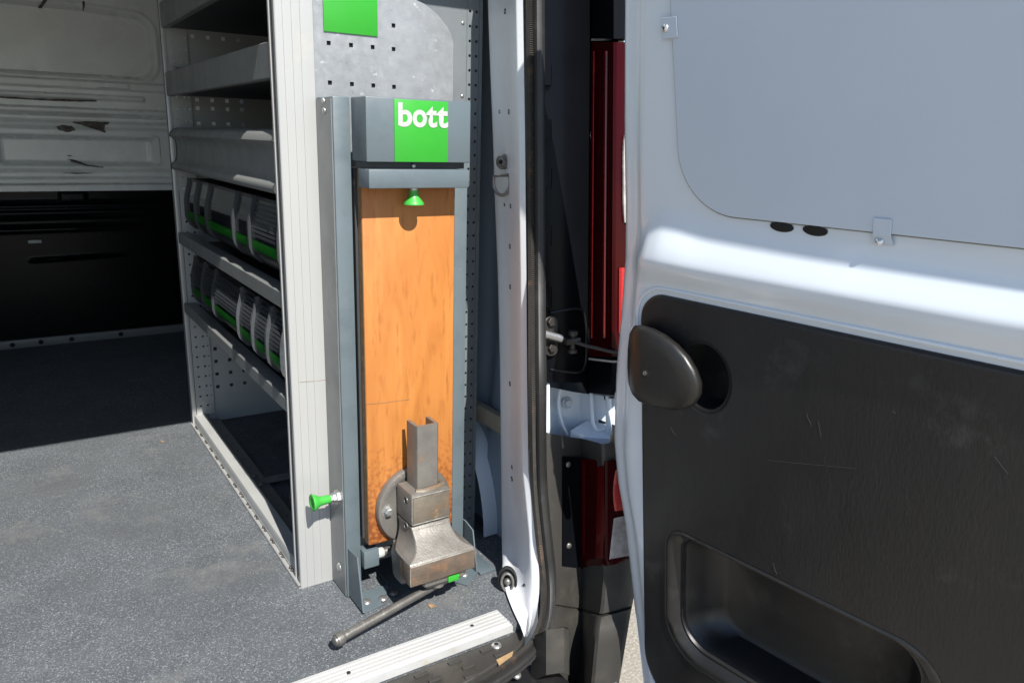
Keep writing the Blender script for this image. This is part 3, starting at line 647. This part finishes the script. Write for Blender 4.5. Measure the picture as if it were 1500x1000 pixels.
# near corner post: ribbed aluminium profile
prof = [(XS, YN+.036), (XS, YN+.030), (XS+.004, YN+.030), (XS+.004, YN+.010), (XS, YN+.010), (XS, YN+.0015), (XS+.0015, YN)]
for gx in (.3985, .4125, .4265):
    prof += [(gx-.0006, YN), (gx-.0003, YN+.0010), (gx+.0003, YN+.0010), (gx+.0006, YN)]
prof += [(.4477, YN), (.449, YN+.0012), (.449, YN+.036)]
bm = bmesh.new(); grid(bm, [[(x, y, z) for x, y in prof] for z in (.0, .3, .6, .9, 1.22)], closed_u=True); post = put('corner_post', bm, 'alu', rack, smooth=25)
bm = bmesh.new(); box(bm, (XS+.0035, YN+.0105, .002), (XS+.0043, YN+.0295, 1.21)); put('post_groove', bm, 'rack_dark', rack, post)
for (xa, ya), (xb, yb) in (((437, 560), (462, 558)), ((462, 558), (488, 555))):
    pa, pb = at(xa, ya, Y=YN), at(xb, yb, Y=YN); ptube('scuff_mark', [(pa.x+.002, YN, pa.z), ((pa.x+pb.x)/2, YN-.0001, (pa.z+pb.z)/2+.0006), (pb.x-.0005, YN, pb.z)], .0007, 'post_scuff', rack, post, 5)
# far corner post and perforated upright
def perf_cols(xs_, z0_, z1_, pitch, r, n=8): return [circ(x, z0_+pitch*k, r, n) for x, r in zip(xs_, r) for k in range(int((z1_-z0_)/pitch))]
fp = pbox('corner_post', (XS, YF+.002, 0), (XS+.012, YF+.026, 1.26), 'alu', rack, bev=.001)
bm = bmesh.new(); box(bm, (XS-.0006, YF+.010, .002), (XS+.001, YF+.014, 1.25)); put('post_groove', bm, 'rack_dark', rack, fp)
plate('perforated_upright', [(XS+.0125, .0), (.4475, .0), (.4475, 1.26), (XS+.0125, 1.26)], perf_cols([.411, .430, .4415], .03, 1.25, .0295, [.0030, .0030, .0020]), .002, FY(YF), 'rack_grey', rack)
sqh = []
for zz in [.0683+.0383*k for k in range(30)]:
    pass
zs_f = [1.1075, 1.069, .905, .895, .945, .985, .224, .186, .148, .110, .830, .845]
for k in range(4):
    for zz in (1.1075, 1.0690, .9110, .8895, .8500, .224, .1860, .1475, .1090):
        sqh.append(sq(.4625+.0385*k, zz, .0048))
plate('end_panel', [(.448, .005), (XB-.03, .005), (XB-.03, 1.24), (.448, 1.24)], sqh, .0016, FY(YF+.006), 'rack_grey', rack)
bm = bmesh.new(); box(bm, (.448, YF+.0005, .9865), (XB-.03, YF+.004, .9880)); box(bm, (.448, YF+.0005, 1.0965), (XB-.03, YF+.004, 1.098)); put('panel_seam', bm, 'rack_dark', rack)
# near end panel: galvanised, rounded top corner, square holes
eo = [(.4492, .01), (.7065, .01), (.7075, .9967), (.7020, 1.0115), (.6951, 1.0210), (.6746, 1.0400), (.6506, 1.0535), (.622, 1.0620), (.59, 1.070), (.55, 1.090), (.53, 1.13), (.4492, 1.13)]
hol = [sq(.4755+.0385*k, z, .0034) for k in range(4) for z in (.9750, .9134)]+[sq(.5912, 1.0129, .0034)]+[sq(.6295, z, .0034) for z in ()]
ep = plate('end_panel', eo, hol, .0018, FY(YN+.007), 'galv', rack, bev=.0004, label='galvanised end panel with square holes and rounded corner')
pbox('panel_backing', (.46, YN+.010, .02), (.62, YN+.0125, 1.12), 'hole', rack, ep, bev=0)
pbox('green_label', (.4672, YN+.0035, .9925), (.5613, YN+.0060, 1.088), 'green', rack, ep, bev=.0005, label='plain lower part of a green square label')
# rear perforated upright, blue grey
hl = [circ(.7475, 1.0535-.02535*k, .0027, 8) for k in range(-5, 41)]+[circ(.7615, 1.0535-.02535*k, .0027, 8) for k in range(-5, 41)]
up = plate('perforated_upright', [(.58, .008), (.7725, .008), (.7725, 1.24), (.58, 1.24)], hl, .002, FY(YN+.018), 'steel_blue_dark', rack, label='blue grey perforated rear upright')
bm = bmesh.new()
for x in (.7412, .7665): box(bm, (x-.0004, YN+.0162, .01), (x+.0004, YN+.0172, 1.23))
put('fold_line', bm, 'steel_blue', rack, up)
pbox('upright_flange', (.7726, YN+.017, .008), (.7745, YN+.055, 1.24), 'steel_blue_dark', rack, up, bev=.0005)
bm = bmesh.new(); box(bm, (.735, YN+.021, .01), (.770, YN+.0225, 1.23)); put('upright_backing', bm, 'hole', rack, up)
for px, py in ((678, 34), (677, 141)):
    p = at(px, py, Y=YN+.017); dome('rivet', p, (0, -1, 0), .0035, .002, 'zinc', rack, up, 10)
# back sheet and shelves
bm = bmesh.new(); box(bm, (XB, YN+.06, .01), (XB+.004, YF, 1.24)); put('back_panel', bm, 'rack_dark', rack)
Y0r, Y1r = YN+.034, YF-.001
def rail(name, z0_, z1_, x=XS+.001, mt='rack_rail', depth=.016):
    bm = bmesh.new(); pr = [(x+depth, z1_-.001), (x+.002, z1_), (x, z1_-.002), (x, z0_+.002), (x+.002, z0_), (x+depth, z0_), (x+depth, z0_+.002), (x+.003, z0_+.003), (x+.003, z1_-.003), (x+depth, z1_-.003)]
    grid(bm, [[(a, y, b) for a, b in pr] for y in (Y0r, (Y0r+Y1r)/2, Y1r)], closed_u=True); return put(name, bm, mt, rack, smooth=30)
rail('shelf_rail', 1.082, 1.142); rail('shelf_rail', .9165, .974)
rail('shelf_rail', .532, .5625, depth=.03); rail('shelf_rail', .3385, .3665, depth=.03)
for zz in (1.086, .921, .733, .5335, .3400):
    bm = bmesh.new(); box(bm, (XS+.020, Y0r+.001, zz-.002), (XB-.001, Y1r-.001, zz)); put('shelf_board', bm, 'rack_dark', rack)
# end brackets
for zz in (.974, .5625, .3665):
    pass
p = at(257, 90, Y=YF-.004); bm = bmesh.new(); box(bm, (XS+.018, YF-.006, .930), (XB-.05, YF-.003, .990), .001); br = put('shelf_bracket', bm, 'rack_rail', rack)
hexbolt('bracket_bolt', (.4085, YF-.007, .984), (0, -1, 0), .006, .005, 'zinc', rack, br)
# tilting flap with rolled edges
pr = []
for k in range(9):
    a = R(-60+210*k/8); pr.append((XS+.016-.013*math.sin(a)*1-.0, .8225+.0125*-math.cos(a)))
flap = [(XS+.040, .836), (XS+.022, .8375), (XS+.010, .8345), (XS+.002, .827), (XS-.001, .818), (XS+.002, .8135), (XS+.006, .8125), (XS+.012, .806), (XS+.014, .79), (XS+.013, .765), (XS+.009, .752), (XS+.001, .7475), (XS-.002, .7435), (XS-.003, .736), (XS+.0, .7315), (XS+.006, .7295), (XS+.04, .7295)]
bm = bmesh.new(); grid(bm, [[(a, y, b) for a, b in flap] for y in (Y0r, 1.6, 1.9, Y1r-.012)]); put('flap_panel', bm, 'rack_rail', rack, smooth=50, label='grey flap with rolled top and bottom edges')
capo = [(a-.0015*(a < XS+.03), b) for a, b in flap]
for yy in (Y1r-.010, Y0r-.0):
    bm = bmesh.new(); vsA = grid(bm, [[(a, yy, b) for a, b in capo], [(a, yy+.006, b) for a, b in capo]], closed_u=True); bm.faces.new(vsA[0]); bm.faces.new(vsA[1]); put('end_cap', bm, 'rack_dark', rack)
# bottom rail: pale top face, perforated inner strip, edge moulding with screw heads
bm = bmesh.new(); pr = [(XS+.004, .004), (XS+.004, .031), (XS+.006, .035), (XS+.033, .035), (XS+.035, .033), (XS+.035, .004)]
grid(bm, [[(a, y, b) for a, b in pr] for y in (Y0r, 1.6, 1.9, Y1r)], closed_u=True); put('bottom_rail', bm, 'rack_grey', rack, smooth=30)
bm = bmesh.new(); pr = [(XS-.004, .0005), (XS-.004, .006), (XS-.002, .0075), (XS+.0005, .0075), (XS+.0015, .0055), (XS+.0032, .0055), (XS+.0032, .012), (XS+.0039, .012), (XS+.0039, .0005)]
grid(bm, [[(a, y, b) for a, b in pr] for y in (YN, 1.6, 1.9, Y1r+.02)], closed_u=True); em = put('edge_moulding', bm, 'alu', rack, smooth=30)
sm = None
for k in range(15):
    for dy in (0, .014):
        y = YN+.055+k*.062+dy+random.uniform(-.003, .003)
        if sm is None:
            s0 = dome('moulding_screw', (0, 0, 0), (-.5, 0, 1), .0032, .003, 'zinc', Thing.__new__(Thing), None, 8) if False else None
            bm = bmesh.new(); lathe(bm, [(.0032, -.001), (.0032, .0012), (.002, .0026), (0, .003)], (0, 0, 0), (-.5, 0, 1), 8); me = bpy.data.meshes.new('moulding_screw'); bm.to_mesh(me); bm.free(); finish(me); me.materials.append(MATS['dark_steel']); sm = me
        link('moulding_screw', sm, None, rack, em, (XS+.0015, y, .0095))
hs_ = [circ(x, y, .0028, 8) for k in range(15) for x, y in ((.430, 1.36+.06*k), (.444, 1.375+.06*k))]
plate('base_strip', [(XS+.0355, Y0r), (.458, Y0r), (.458, Y1r), (XS+.0355, Y1r)], hs_, .003, FZ(.012), 'rack_rail', rack)
b1 = at(371, 706, Z=.02); b2 = at(425, 698, Z=.02)
plate('base_bracket', rrect(.445, b1.y-.015, .56, b1.y+.015, .012), [rrect(.48, b1.y-.004, .53, b1.y+.004, .0035)], .003, FZ(.018), 'rack_rail', rack)
for px, py in ((372, 697), (381, 710)): dome('bracket_bolt', at(px, py, Z=.0195), (0, 0, 1), .005, .004, 'zinc', rack, None, 10)

# ------------------------------------------------------------------ clear-front storage bins
def bin_(y1, y0, zb, name_label, group=None, out=0., clear=False, reflect=False):
    wd = y1-y0; zt = .150
    th = Thing('storage_bin', name_label, 'storage bin', (XS+.09, (y0+y1)/2, zb), group)
    fx = XS+.001-out
    pf = []           # front profile (x, z): top forward lip, bulge, tuck-in at the bottom
    for k in range(15):
        t = k/14; z = zt*(1-t)
        x = fx+.012*(t < .0)+.020*(1-smooth01(0, .45, t))**1.3*.6+.055*max(0, (t-.62)/.38)**2.0
        pf.append((x, zb+z))
    g = .0035
    bm = bmesh.new(); rows = []
    for y in (y0+g, y1-g):
        rows.append([(x+.003, y, z) for x, z in pf]+[(XS+.20, y, zb), (XS+.20, y, zb+zt)])
    vs_ = grid(bm, rows, closed_u=True); bm.faces.new(vs_[0]); bm.faces.new(vs_[1])
    body = put('bin_body', bm, 'bin_plastic', th, smooth=40)
    # cheek walls stand proud of the front
    for y in (y0+.0004, y1-.0034):
        bm = bmesh.new(); rows = []
        for yy in (y, y+.003):
            rows.append([(x-.004, yy, z+.001) for x, z in pf[:13]]+[(x+.006, yy, z+.0005) for x, z in reversed(pf[:13])])
        vs_ = grid(bm, rows, closed_u=True); bm.faces.new(vs_[0]); bm.faces.new(vs_[1])
        put('side_cheek', bm, 'bin_clear' if clear else 'bin_edge', th, smooth=40)
    # window with louvre ribs
    def fxz(t):
        i = min(13, int(t*14)); f = t*14-i; a, b = pf[i], pf[min(i+1, 14)]; return a[0]+(b[0]-a[0])*f, a[1]+(b[1]-a[1])*f
    lo, hi = .06, .50
    if not reflect: 
        bm = bmesh.new(); nr, ncol = 8, max(5, int(wd/.008))
        for i in range(nr):
            for j in range(ncol):
                ta = lo+(hi-lo)*(i+.18)/nr; tb = lo+(hi-lo)*(i+.82)/nr
                (xa, za), (xb, zb_) = fxz(ta), fxz(tb); ya = y0+.008+(wd-.016)*(j+.22)/ncol; yb_ = y0+.008+(wd-.016)*(j+.78)/ncol
                q = [(xa+.0012, ya, za), (xa+.0012, yb_, za), (xb+.0012, yb_, zb_), (xb+.0012, ya, zb_)]
                q2 = [(xa+.006, ya, za), (xa+.006, yb_, za), (xb+.006, yb_, zb_), (xb+.006, ya, zb_)]
                a_ = [bm.verts.new(p) for p in q]; b_ = [bm.verts.new(p) for p in q2]
                bm.faces.new(a_)
                for k in range(4): bm.faces.new([a_[k], a_[(k+1) % 4], b_[(k+1) % 4], b_[k]])
        o = put('window_ribs', bm, 'bin_edge', th, body, smooth=0); o['kind'] = 'stuff'
    bm = bmesh.new(); rows = []
    for t in [lo-.02+(hi-lo+.04)*k/10 for k in range(11)]:
        x, z = fxz(t); rows.append([(x+.0024, y0+.006, z), (x+.0024, y1-.006, z)])
    grid(bm, rows); put('bin_window', bm, 'bin_glass', th, body, smooth=60)
    bm = bmesh.new(); rows = []
    for t in (.535, .565, .60, .635, .66):
        x, z = fxz(t); rows.append([(x+.0012, y0+.005, z), (x+.0012, y1-.005, z)])
    grid(bm, rows); put('green_strip', bm, 'bin_green', th, body, smooth=60)
    return th
mat('bin_glass', (.012, .014, .017), .10, spec=.4)
row1 = [2.112, 1.996, 1.875, 1.630, 1.507, 1.318]
row2 = [2.105, 1.990, 1.873, 1.627, 1.513, 1.412, 1.318]
nm = ['narrow smoked storage bin beside the far post', 'second narrow smoked storage bin from the far post', 'wide smoked storage bin, the middle one', 'narrow smoked storage bin between the two wide ones', 'wide smoked storage bin against the near corner post']
for k in range(5): bin_(row1[k]-.001, row1[k+1]+.001, .5645, nm[k]+' on the upper bin shelf', 'storage bins on the rack', reflect=(k < 4))
nm = ['narrow smoked storage bin beside the far post', 'second narrow smoked storage bin from the far post', 'wide smoked storage bin, the only wide one', 'narrow clear-edged storage bin next to the wide one', 'narrow clear-edged storage bin, middle of three small ones', 'narrow clear-edged storage bin against the near corner post']
for k in range(6): bin_(row2[k]-.001, row2[k+1]+.001, .3685, nm[k]+' on the lower bin shelf', 'storage bins on the rack', out=.004 if k > 2 else 0, clear=k > 2)

# ------------------------------------------------------------------ fold-down vice bench (stowed upright)
BX0, BX1, BF = .449, .695, 1.21
bench = Thing('folding_workbench', 'blue grey steel frame with orange wooden folding board', 'workbench', ((BX0+BX1)/2, 1.20, 0))
def post_c(name, x0, x1, z1_, lab=None):
    bm = bmesh.new(); box(bm, (x0, BF, .0015), (x1, YN-.004+.0055, z1_), .0018); return put(name, bm, 'steel_blue', bench, label=lab)
lp = post_c('frame_post', BX0+.0004, .4780, .889); rp = post_c('frame_post', .669, BX1, .83)
# bright flange side of the left post
bm = bmesh.new(); box(bm, (BX0-.0012, BF+.0035, .003), (BX0+.0003, YN-.002, .887)); fl = put('side_flange', bm, 'flange', bench, lp) if False else None
bm.free()
mat('flange', (.22, .228, .23), .40, .4, var=.2, vscale=14, stain=[((.14, .15, .15), 16, .55, .75)])
pbox('side_flange', (BX0-.0012, BF+.004, .003), (BX0+.0003, YN-.0015, .886), 'flange', bench, lp, bev=0)
for px, py in ((475, 148.5), (476, 162.5)): dome('rivet', (BX0-.001, at(px, py, X=BX0).y, at(px, py, X=BX0).z), (-1, 0, 0), .0052, .003, 'zinc', bench, lp)
p = at(498, 830, X=BX0); dome('bolt', p, (-1, 0, 0), .009, .005, 'zinc', bench, lp)
# header box with label
hb = pbox('header_box', (.4787, 1.148, .791), (.664, 1.209, .889), 'steel_blue', bench, bev=.0022)
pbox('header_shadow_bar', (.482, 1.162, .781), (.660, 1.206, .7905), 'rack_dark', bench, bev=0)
dome('screw', at(606, 243, Y=1.160), (0, -1, 0), .004, .003, 'zinc', bench)
lbl = pbox('green_label', (.5255, 1.1466, .7918), (.6205, 1.1482, .8868), 'green', bench, hb, bev=.0004, label='green square label with white lettering')
bm = bmesh.new()
for ch, x0_, x1_, z0_, z1_ in (('b', .5318, .5560, .8455, .8822), ('o', .5566, .5818, .8452, .8725), ('t', .5808, .6002, .8456, .8788), ('t', .5994, .6203, .8456, .8788)):
    cu = bpy.data.curves.new('t', 'FONT'); cu.body = ch; cu.size = .05; cu.offset = .0016; cu.resolution_u = 6
    to = bpy.data.objects.new('t', cu); col.objects.link(to); dg = bpy.context.evaluated_depsgraph_get(); me = bpy.data.meshes.new_from_object(to.evaluated_get(dg)); bpy.data.objects.remove(to)
    xs_ = [v.co.x for v in me.vertices]; ys_ = [v.co.y for v in me.vertices]
    for v in me.vertices: v.co = Vector((x0_+(v.co.x-min(xs_))/(max(xs_)-min(xs_))*(x1_-x0_), 1.1460-.0001*(x0_-.53)/.03, z0_+(v.co.y-min(ys_))/(max(ys_)-min(ys_))*(z1_-z0_)))
    bm.from_mesh(me); bpy.data.meshes.remove(me)
put('lettering', bm, 'label_white', bench, lbl, smooth=0)
# clamp bar
cb = pbox('clamp_bar', (.4790, 1.141, .7505), (.6580, 1.1855, .7802), 'steel_blue', bench, bev=.002)
# board
board = pbox('wooden_board', (.4865, 1.190, .1075), (.6580, 1.2075, .786), 'board', bench, bev=.0012, label='orange stained plywood board with worn lower end')
mat('board_edge', (.20, .115, .05), .7, var=.4, vscale=60)
pbox('board_back_frame', (.4815, 1.2085, .115), (.6640, 1.232, .78), 'rack_dark', bench, bev=0)
pbox('edge_band', (.4857, 1.1912, .109), (.4864, 1.2065, .785), 'board_edge', bench, board, bev=0)
pts = [(535, 592), (560, 590), (585, 586.5), (600, 585)]
ptube('score_line', [at(x, y, Y=1.1898) for x, y in pts], .0006, 'board_edge', bench, board, 5)
# trumpet knobs
def knob(p, ax, stem_mt, parent):
    plathe('knob_collar', [(.0095, 0), (.0095, .006), (.0075, .0065), (.0075, .010), (0, .010)], p, ax, stem_mt, bench, parent, 6, smooth=15)
    plathe('knob', [(.0070, .009), (.0078, .011), (.0082, .024), (.0095, .030), (.0135, .036), (.0160, .0405), (.0160, .0425), (.0145, .0435), (.0095, .0425), (.006, .038), (0, .038)], p, ax, 'green_knob', bench, parent, 28, smooth=50)
kp = at(606, 275, Y=1.163)
plathe('knob_collar', [(.0075, -.001), (.0075, .0055), (0, .0055)], (kp.x, 1.163, .7505), (0, 0, -1), 'zinc', bench, cb, 16)
plathe('knob', [(.0076, .0045), (.0080, .012), (.0100, .0165), (.0150, .0225), (.0172, .0262), (.0172, .0275), (.0150, .0288), (.0, .0292)], (kp.x, 1.163, .7505), (0, 0, -1), 'green_knob', bench, cb, 28, smooth=40)
k0 = at(497, 727, X=BX0)
hexbolt('lock_nut', (BX0-.0012, k0.y, k0.z), (-1, 0, 0), .0135, .007, 'zinc', bench, lp)
knob(Vector((BX0-.008, k0.y, k0.z)), (-1, 0, 0), 'zinc', lp)
# feet: gussets and base plates
g1 = [at(x, y, X=.4535) for x, y in ((510, 803), (523, 816), (532, 897), (511, 872))]
plate('foot_gusset', [(v.y, max(v.z, .0035)) for v in g1][::-1], [], .003, FX(.4545), 'steel_blue', bench, lp, bev=.0005)
g2 = [at(x, y, X=.6985) for x, y in ((676, 758), (682, 762), (693, 776), (699, 838), (677, 822))]
plate('foot_gusset', [(v.y, max(v.z, .0035)) for v in g2][::-1], [], .003, FX(.6985), 'steel_blue', bench, rp, bev=.0005)
f1 = [at(x, y, Z=.004) for x, y in ((532, 897), (560, 884), (556, 876), (566, 868), (570, 858), (563, 846), (553, 834), (528, 838), (508, 868))]
fo = [(.4565, 1.158), (.497, 1.162), (.503, 1.172), (.512, 1.180), (.5215, 1.188), (.5225, 1.198), (.5155, 1.209), (.506, 1.226), (.4565, 1.2095)]
fo = [(v.x, v.y) for v in f1[:7]]+[(f1[6].x, 1.2095), (.4575, 1.2095)]
fo = [(max(a, .4565), b) for a, b in fo]
ft = plate('foot_plate', fo, [], .003, FZ(.0025), 'steel_blue', bench, lp, bev=.0004)
for px, py, mt in ((537, 881, 'zinc'), (561, 876, 'zinc'), (577, 868, 'bar_steel')): dome('foot_bolt', at(px, py, Z=.004), (0, 0, 1), .0085, .004, mt, bench, ft)
ft2 = plate('foot_plate', [(.66, 1.13), (.697, 1.157), (.697, 1.2095), (.645, 1.2095), (.64, 1.16)], [], .003, FZ(.0025), 'steel_blue', bench, rp, bev=.0004)
dome('foot_bolt', (.672, 1.165, .004), (0, 0, 1), .0085, .004, 'zinc', bench, ft2)
pbox('foot_flange', (.7005, 1.150, .001), (.735, 1.21, .005), 'steel_blue', bench, rp, bev=.0008)
p = at(543, 822, Y=1.205)
pbox('pivot_block', (.4785, 1.196, .058), (.508, 1.224, .092), 'steel_blue', bench, lp, bev=.001)
ptube('pivot_rod', [(.508, 1.205, .078), (.668, 1.205, .078)], .0085, 'bar_steel', bench, None, 14)
plathe('rod_collar', [(.0098, 0), (.0098, .010), (.0085, .012), (0, .012)], (.508, 1.205, .078), (1, 0, 0), 'label_white', bench, None, 16)

# ------------------------------------------------------------------ bench vice
VX, VZ = .573, .173
vise = Thing('bench_vice', 'worn cast iron bench vice bolted to the orange board', 'vice', (VX, 1.19, VZ))
# round swivel base
plathe('swivel_base', [(.074, .0005), (.074, .010), (.072, .013), (.064, .0145), (.060, .0125), (.034, .0135), (.032, .022), (0, .022)], (VX, 1.19, VZ), (0, -1, 0), 'iron', vise, None, 56, smooth=40)
bp = at(568, 748, Y=1.176)
for dx in (-1, 1):
    plathe('base_bolt', [(.013, 0), (.013, .002), (.0078, .002), (.0078, .0095), (.006, .011), (0, .011)], (VX+dx*(VX-bp.x), 1.1775, bp.z), (0, -1, 0), 'zinc', vise, None, 6, smooth=15)
# body block lofted along Z: list of (z, half width, Y front, Y back, corner bevel)
def loft_z(name, secs, mt, n=3, smooth=32):
    bm = bmesh.new(); rows = []
    for z, hw, yf_, yb_, r, cxo in secs:
        rows.append([(VX+cxo+a, b, z) for a, b in rrect(-hw, yf_, hw, yb_, r*.55, n)])
    vs_ = grid(bm, rows, closed_u=True); bm.faces.new(vs_[0]); bm.faces.new(vs_[-1]); return put(name, bm, mt, vise, smooth=smooth)
body = loft_z('body', [(.2285, .0345, 1.1165, 1.170, .006, 0), (.2270, .0372, 1.1135, 1.172, .005, 0), (.2235, .0385, 1.1125, 1.173, .004, 0), (.1710, .0385, 1.1120, 1.173, .004, 0), (.1695, .0382, 1.1125, 1.172, .004, 0), (.1688, .0350, 1.1165, 1.171, .006, 0), (.1660, .0350, 1.1165, 1.171, .006, 0), (.1652, .0378, 1.1140, 1.171, .004, 0),
    (.1640, .0385, 1.1130, 1.171, .004, 0), (.1600, .0382, 1.1110, 1.170, .005, 0), (.1540, .0380, 1.1065, 1.168, .006, 0), (.1470, .0388, 1.0985, 1.166, .007, 0), (.1400, .0410, 1.0900, 1.164, .007, 0), (.1340, .0450, 1.0825, 1.158, .006, 0), (.1290, .0510, 1.0765, 1.150, .005, 0), (.1255, .0575, 1.0725, 1.140, .004, 0), (.1232, .0625, 1.0700, 1.130, .003, 0), (.1215, .0638, 1.0680, 1.118, .003, 0), (.1190, .0640, 1.0670, 1.114, .002, 0)], 'iron')
# smooth worn face on the block, raised rim
pbox('worn_face', (VX-.0355, 1.1108, .1735), (VX+.0355, 1.1124, .2215), 'iron_worn', vise, body, bev=.0006)
for z in (.2105, .1610):
    plathe('side_socket', [(.0072, 0), (.0072, .0016), (.0052, .0022), (.0046, .0010), (.0046, .0005), (0, .0005)], (VX-.0383, 1.134, z), (-1, 0, 0), 'bar_steel', vise, body, 18); plathe('socket_hole', [(.0044, 0), (.0044, .0009), (0, .0009)], (VX-.0388, 1.134, z), (-1, 0, 0), 'hole', vise, body, 14)
mat('worn_edge', (.40, .385, .355), .35, .6, var=.4, vscale=90)
for pa, pb in (((-.0378, 1.1122, .2225), (-.0378, 1.1122, .1712)), ((-.037, 1.1116, .2232), (.037, 1.1116, .2232)), ((-.0365, 1.1118, .1708), (.0365, 1.1118, .1708)), ((-.0630, 1.0660, .1190), (.0630, 1.0660, .1190)), ((-.0636, 1.0660, .1180), (-.0636, 1.0660, .0825)), ((-.0375, 1.1115, .1615), (.0372, 1.1115, .1615))):
    a_, b_ = Vector(pa)+Vector((VX, 0, 0)), Vector(pb)+Vector((VX, 0, 0))
    ptube('worn_edge', [a_.lerp(b_, k/8) for k in range(9)], (lambda i: (.0004, .0011, .0007, .0012, .0006, .0010, .0012, .0006, .0004)[i]), 'worn_edge', vise, body, 6)
# jaws: front plate and rear block
pbox('jaw_plate', (VX-.0642, 1.0655, .0810), (VX+.0642, 1.1000, .1195), 'iron_rust', vise, bev=.0018)
pbox('jaw_plate', (VX-.0632, 1.1005, .0835), (VX+.0632, 1.1120, .1185), 'iron_rust', vise, bev=.0012)
loft_z('rear_jaw', [(.118, .050, 1.1125, 1.170, .008, 0), (.098, .056, 1.1125, 1.165, .008, 0), (.066, .060, 1.1120, 1.150, .008, 0), (.060, .058, 1.1140, 1.146, .008, 0)], 'iron')
# slide: open-backed U channel standing up out of the body
t_ = .006; gx0, gx1, gy0, gy1 = VX-.0215, VX+.0215, 1.1250, 1.1650
us = [(gx0, gy1), (gx0, gy0+.006), (gx0+.0018, gy0+.0018), (gx0+.006, gy0), (gx1-.003, gy0), (gx1, gy0+.003), (gx1, gy1), (gx1-t_, gy1), (gx1-t_, gy0+t_), (gx0+t_, gy0+t_), (gx0+t_, gy1)]
plate('slide_channel', us, [], .125, FZ(.2845), 'iron', vise, smooth=25)
# bedding lip round the channel
bm = bmesh.new(); tube(bm, [(gx0-.004, gy0-.002, .2285), (gx0+.01, gy0-.006, .2275), (gx1-.006, gy0-.006, .2285), (gx1+.006, gy0-.001, .2290), (gx1+.006, gy1-.01, .2285), (gx1, gy1, .2285)], lambda i: (.0042, .0050, .0055, .0060, .005, .004)[i], 8); put('channel_lip', bm, 'iron_worn', vise)
# screw, hub and handle
plathe('screw_hub', [(.012, .0), (.015, .004), (.015, .016), (.011, .022), (.0115, .030), (0, .030)], (VX+.004, 1.095, .080), (0, 0, -1), 'iron', vise, None, 20)
h1, h0 = Vector((VX+.062, 1.1150, .050)), at(490.5, 939, Z=.028)
hd_ = (h0-h1).normalized()
ptube('handle_bar', [h1, h1.lerp(h0, .5), h0-hd_*.006], .0078, 'bar_steel', vise, None, 16)
plathe('handle_knob', [(.0080, -.014), (.0108, -.012), (.0112, -.004), (.0105, .0), (.0085, .0006), (.0080, .0034), (.005, .0055), (0, .006)], h0-hd_*.003, hd_, 'bar_steel', vise, None, 20)
q = Vector((VX+.030, 1.102, .0795)); pbox('green_sticker', (VX+.014, 1.0722, .0625), (VX+.036, 1.0765, .0755), 'green', vise, bev=.0012)
loft_z('guide_foot', [(.0805, .045, 1.0745, 1.12, .012, .010), (.066, .042, 1.0755, 1.12, .012, .010), (.056, .034, 1.084, 1.118, .012, .010)], 'iron')

# ------------------------------------------------------------------ small debris on the floor
def debris(pts, name, lab, cat, z=.002):
    c = at(*pts[0], Z=0)
    th = None
    bm = bmesh.new(); vv = [at(x, y, Z=0) for x, y in pts[1:]]
    cc = sum(vv, Vector())/len(vv); f = bm.faces.new([bm.verts.new(v-cc+Vector((0, 0, .0012+random.uniform(0, .0015)))) for v in vv])
    r_ = bmesh.ops.extrude_face_region(bm, geom=[f]); bmesh.ops.translate(bm, verts=[v for v in r_['geom'] if isinstance(v, bmesh.types.BMVert)], vec=(0, 0, -.0008)); bmesh.ops.triangulate(bm, faces=bm.faces); bmesh.ops.recalc_face_normals(bm, faces=bm.faces)
    me = bpy.data.meshes.new(name); bm.to_mesh(me); bm.free(); me.materials.append(MATS['leaf']); o = bpy.data.objects.new(name, me); col.objects.link(o); o.location = (cc.x, cc.y, .0); o['label'] = lab; o['category'] = cat
debris([(632, 887), (627, 887), (631, 884.5), (635, 886), (639, 888), (636, 890), (631, 890.5)], 'leaf_scrap', 'small tan leaf scrap on the floor below the vice jaw', 'leaf')
debris([(238, 647), (235.5, 647), (237, 645), (240, 646), (241, 648), (238, 649)], 'leaf_scrap', 'tiny tan scrap on the floor near the shadow edge', 'leaf')
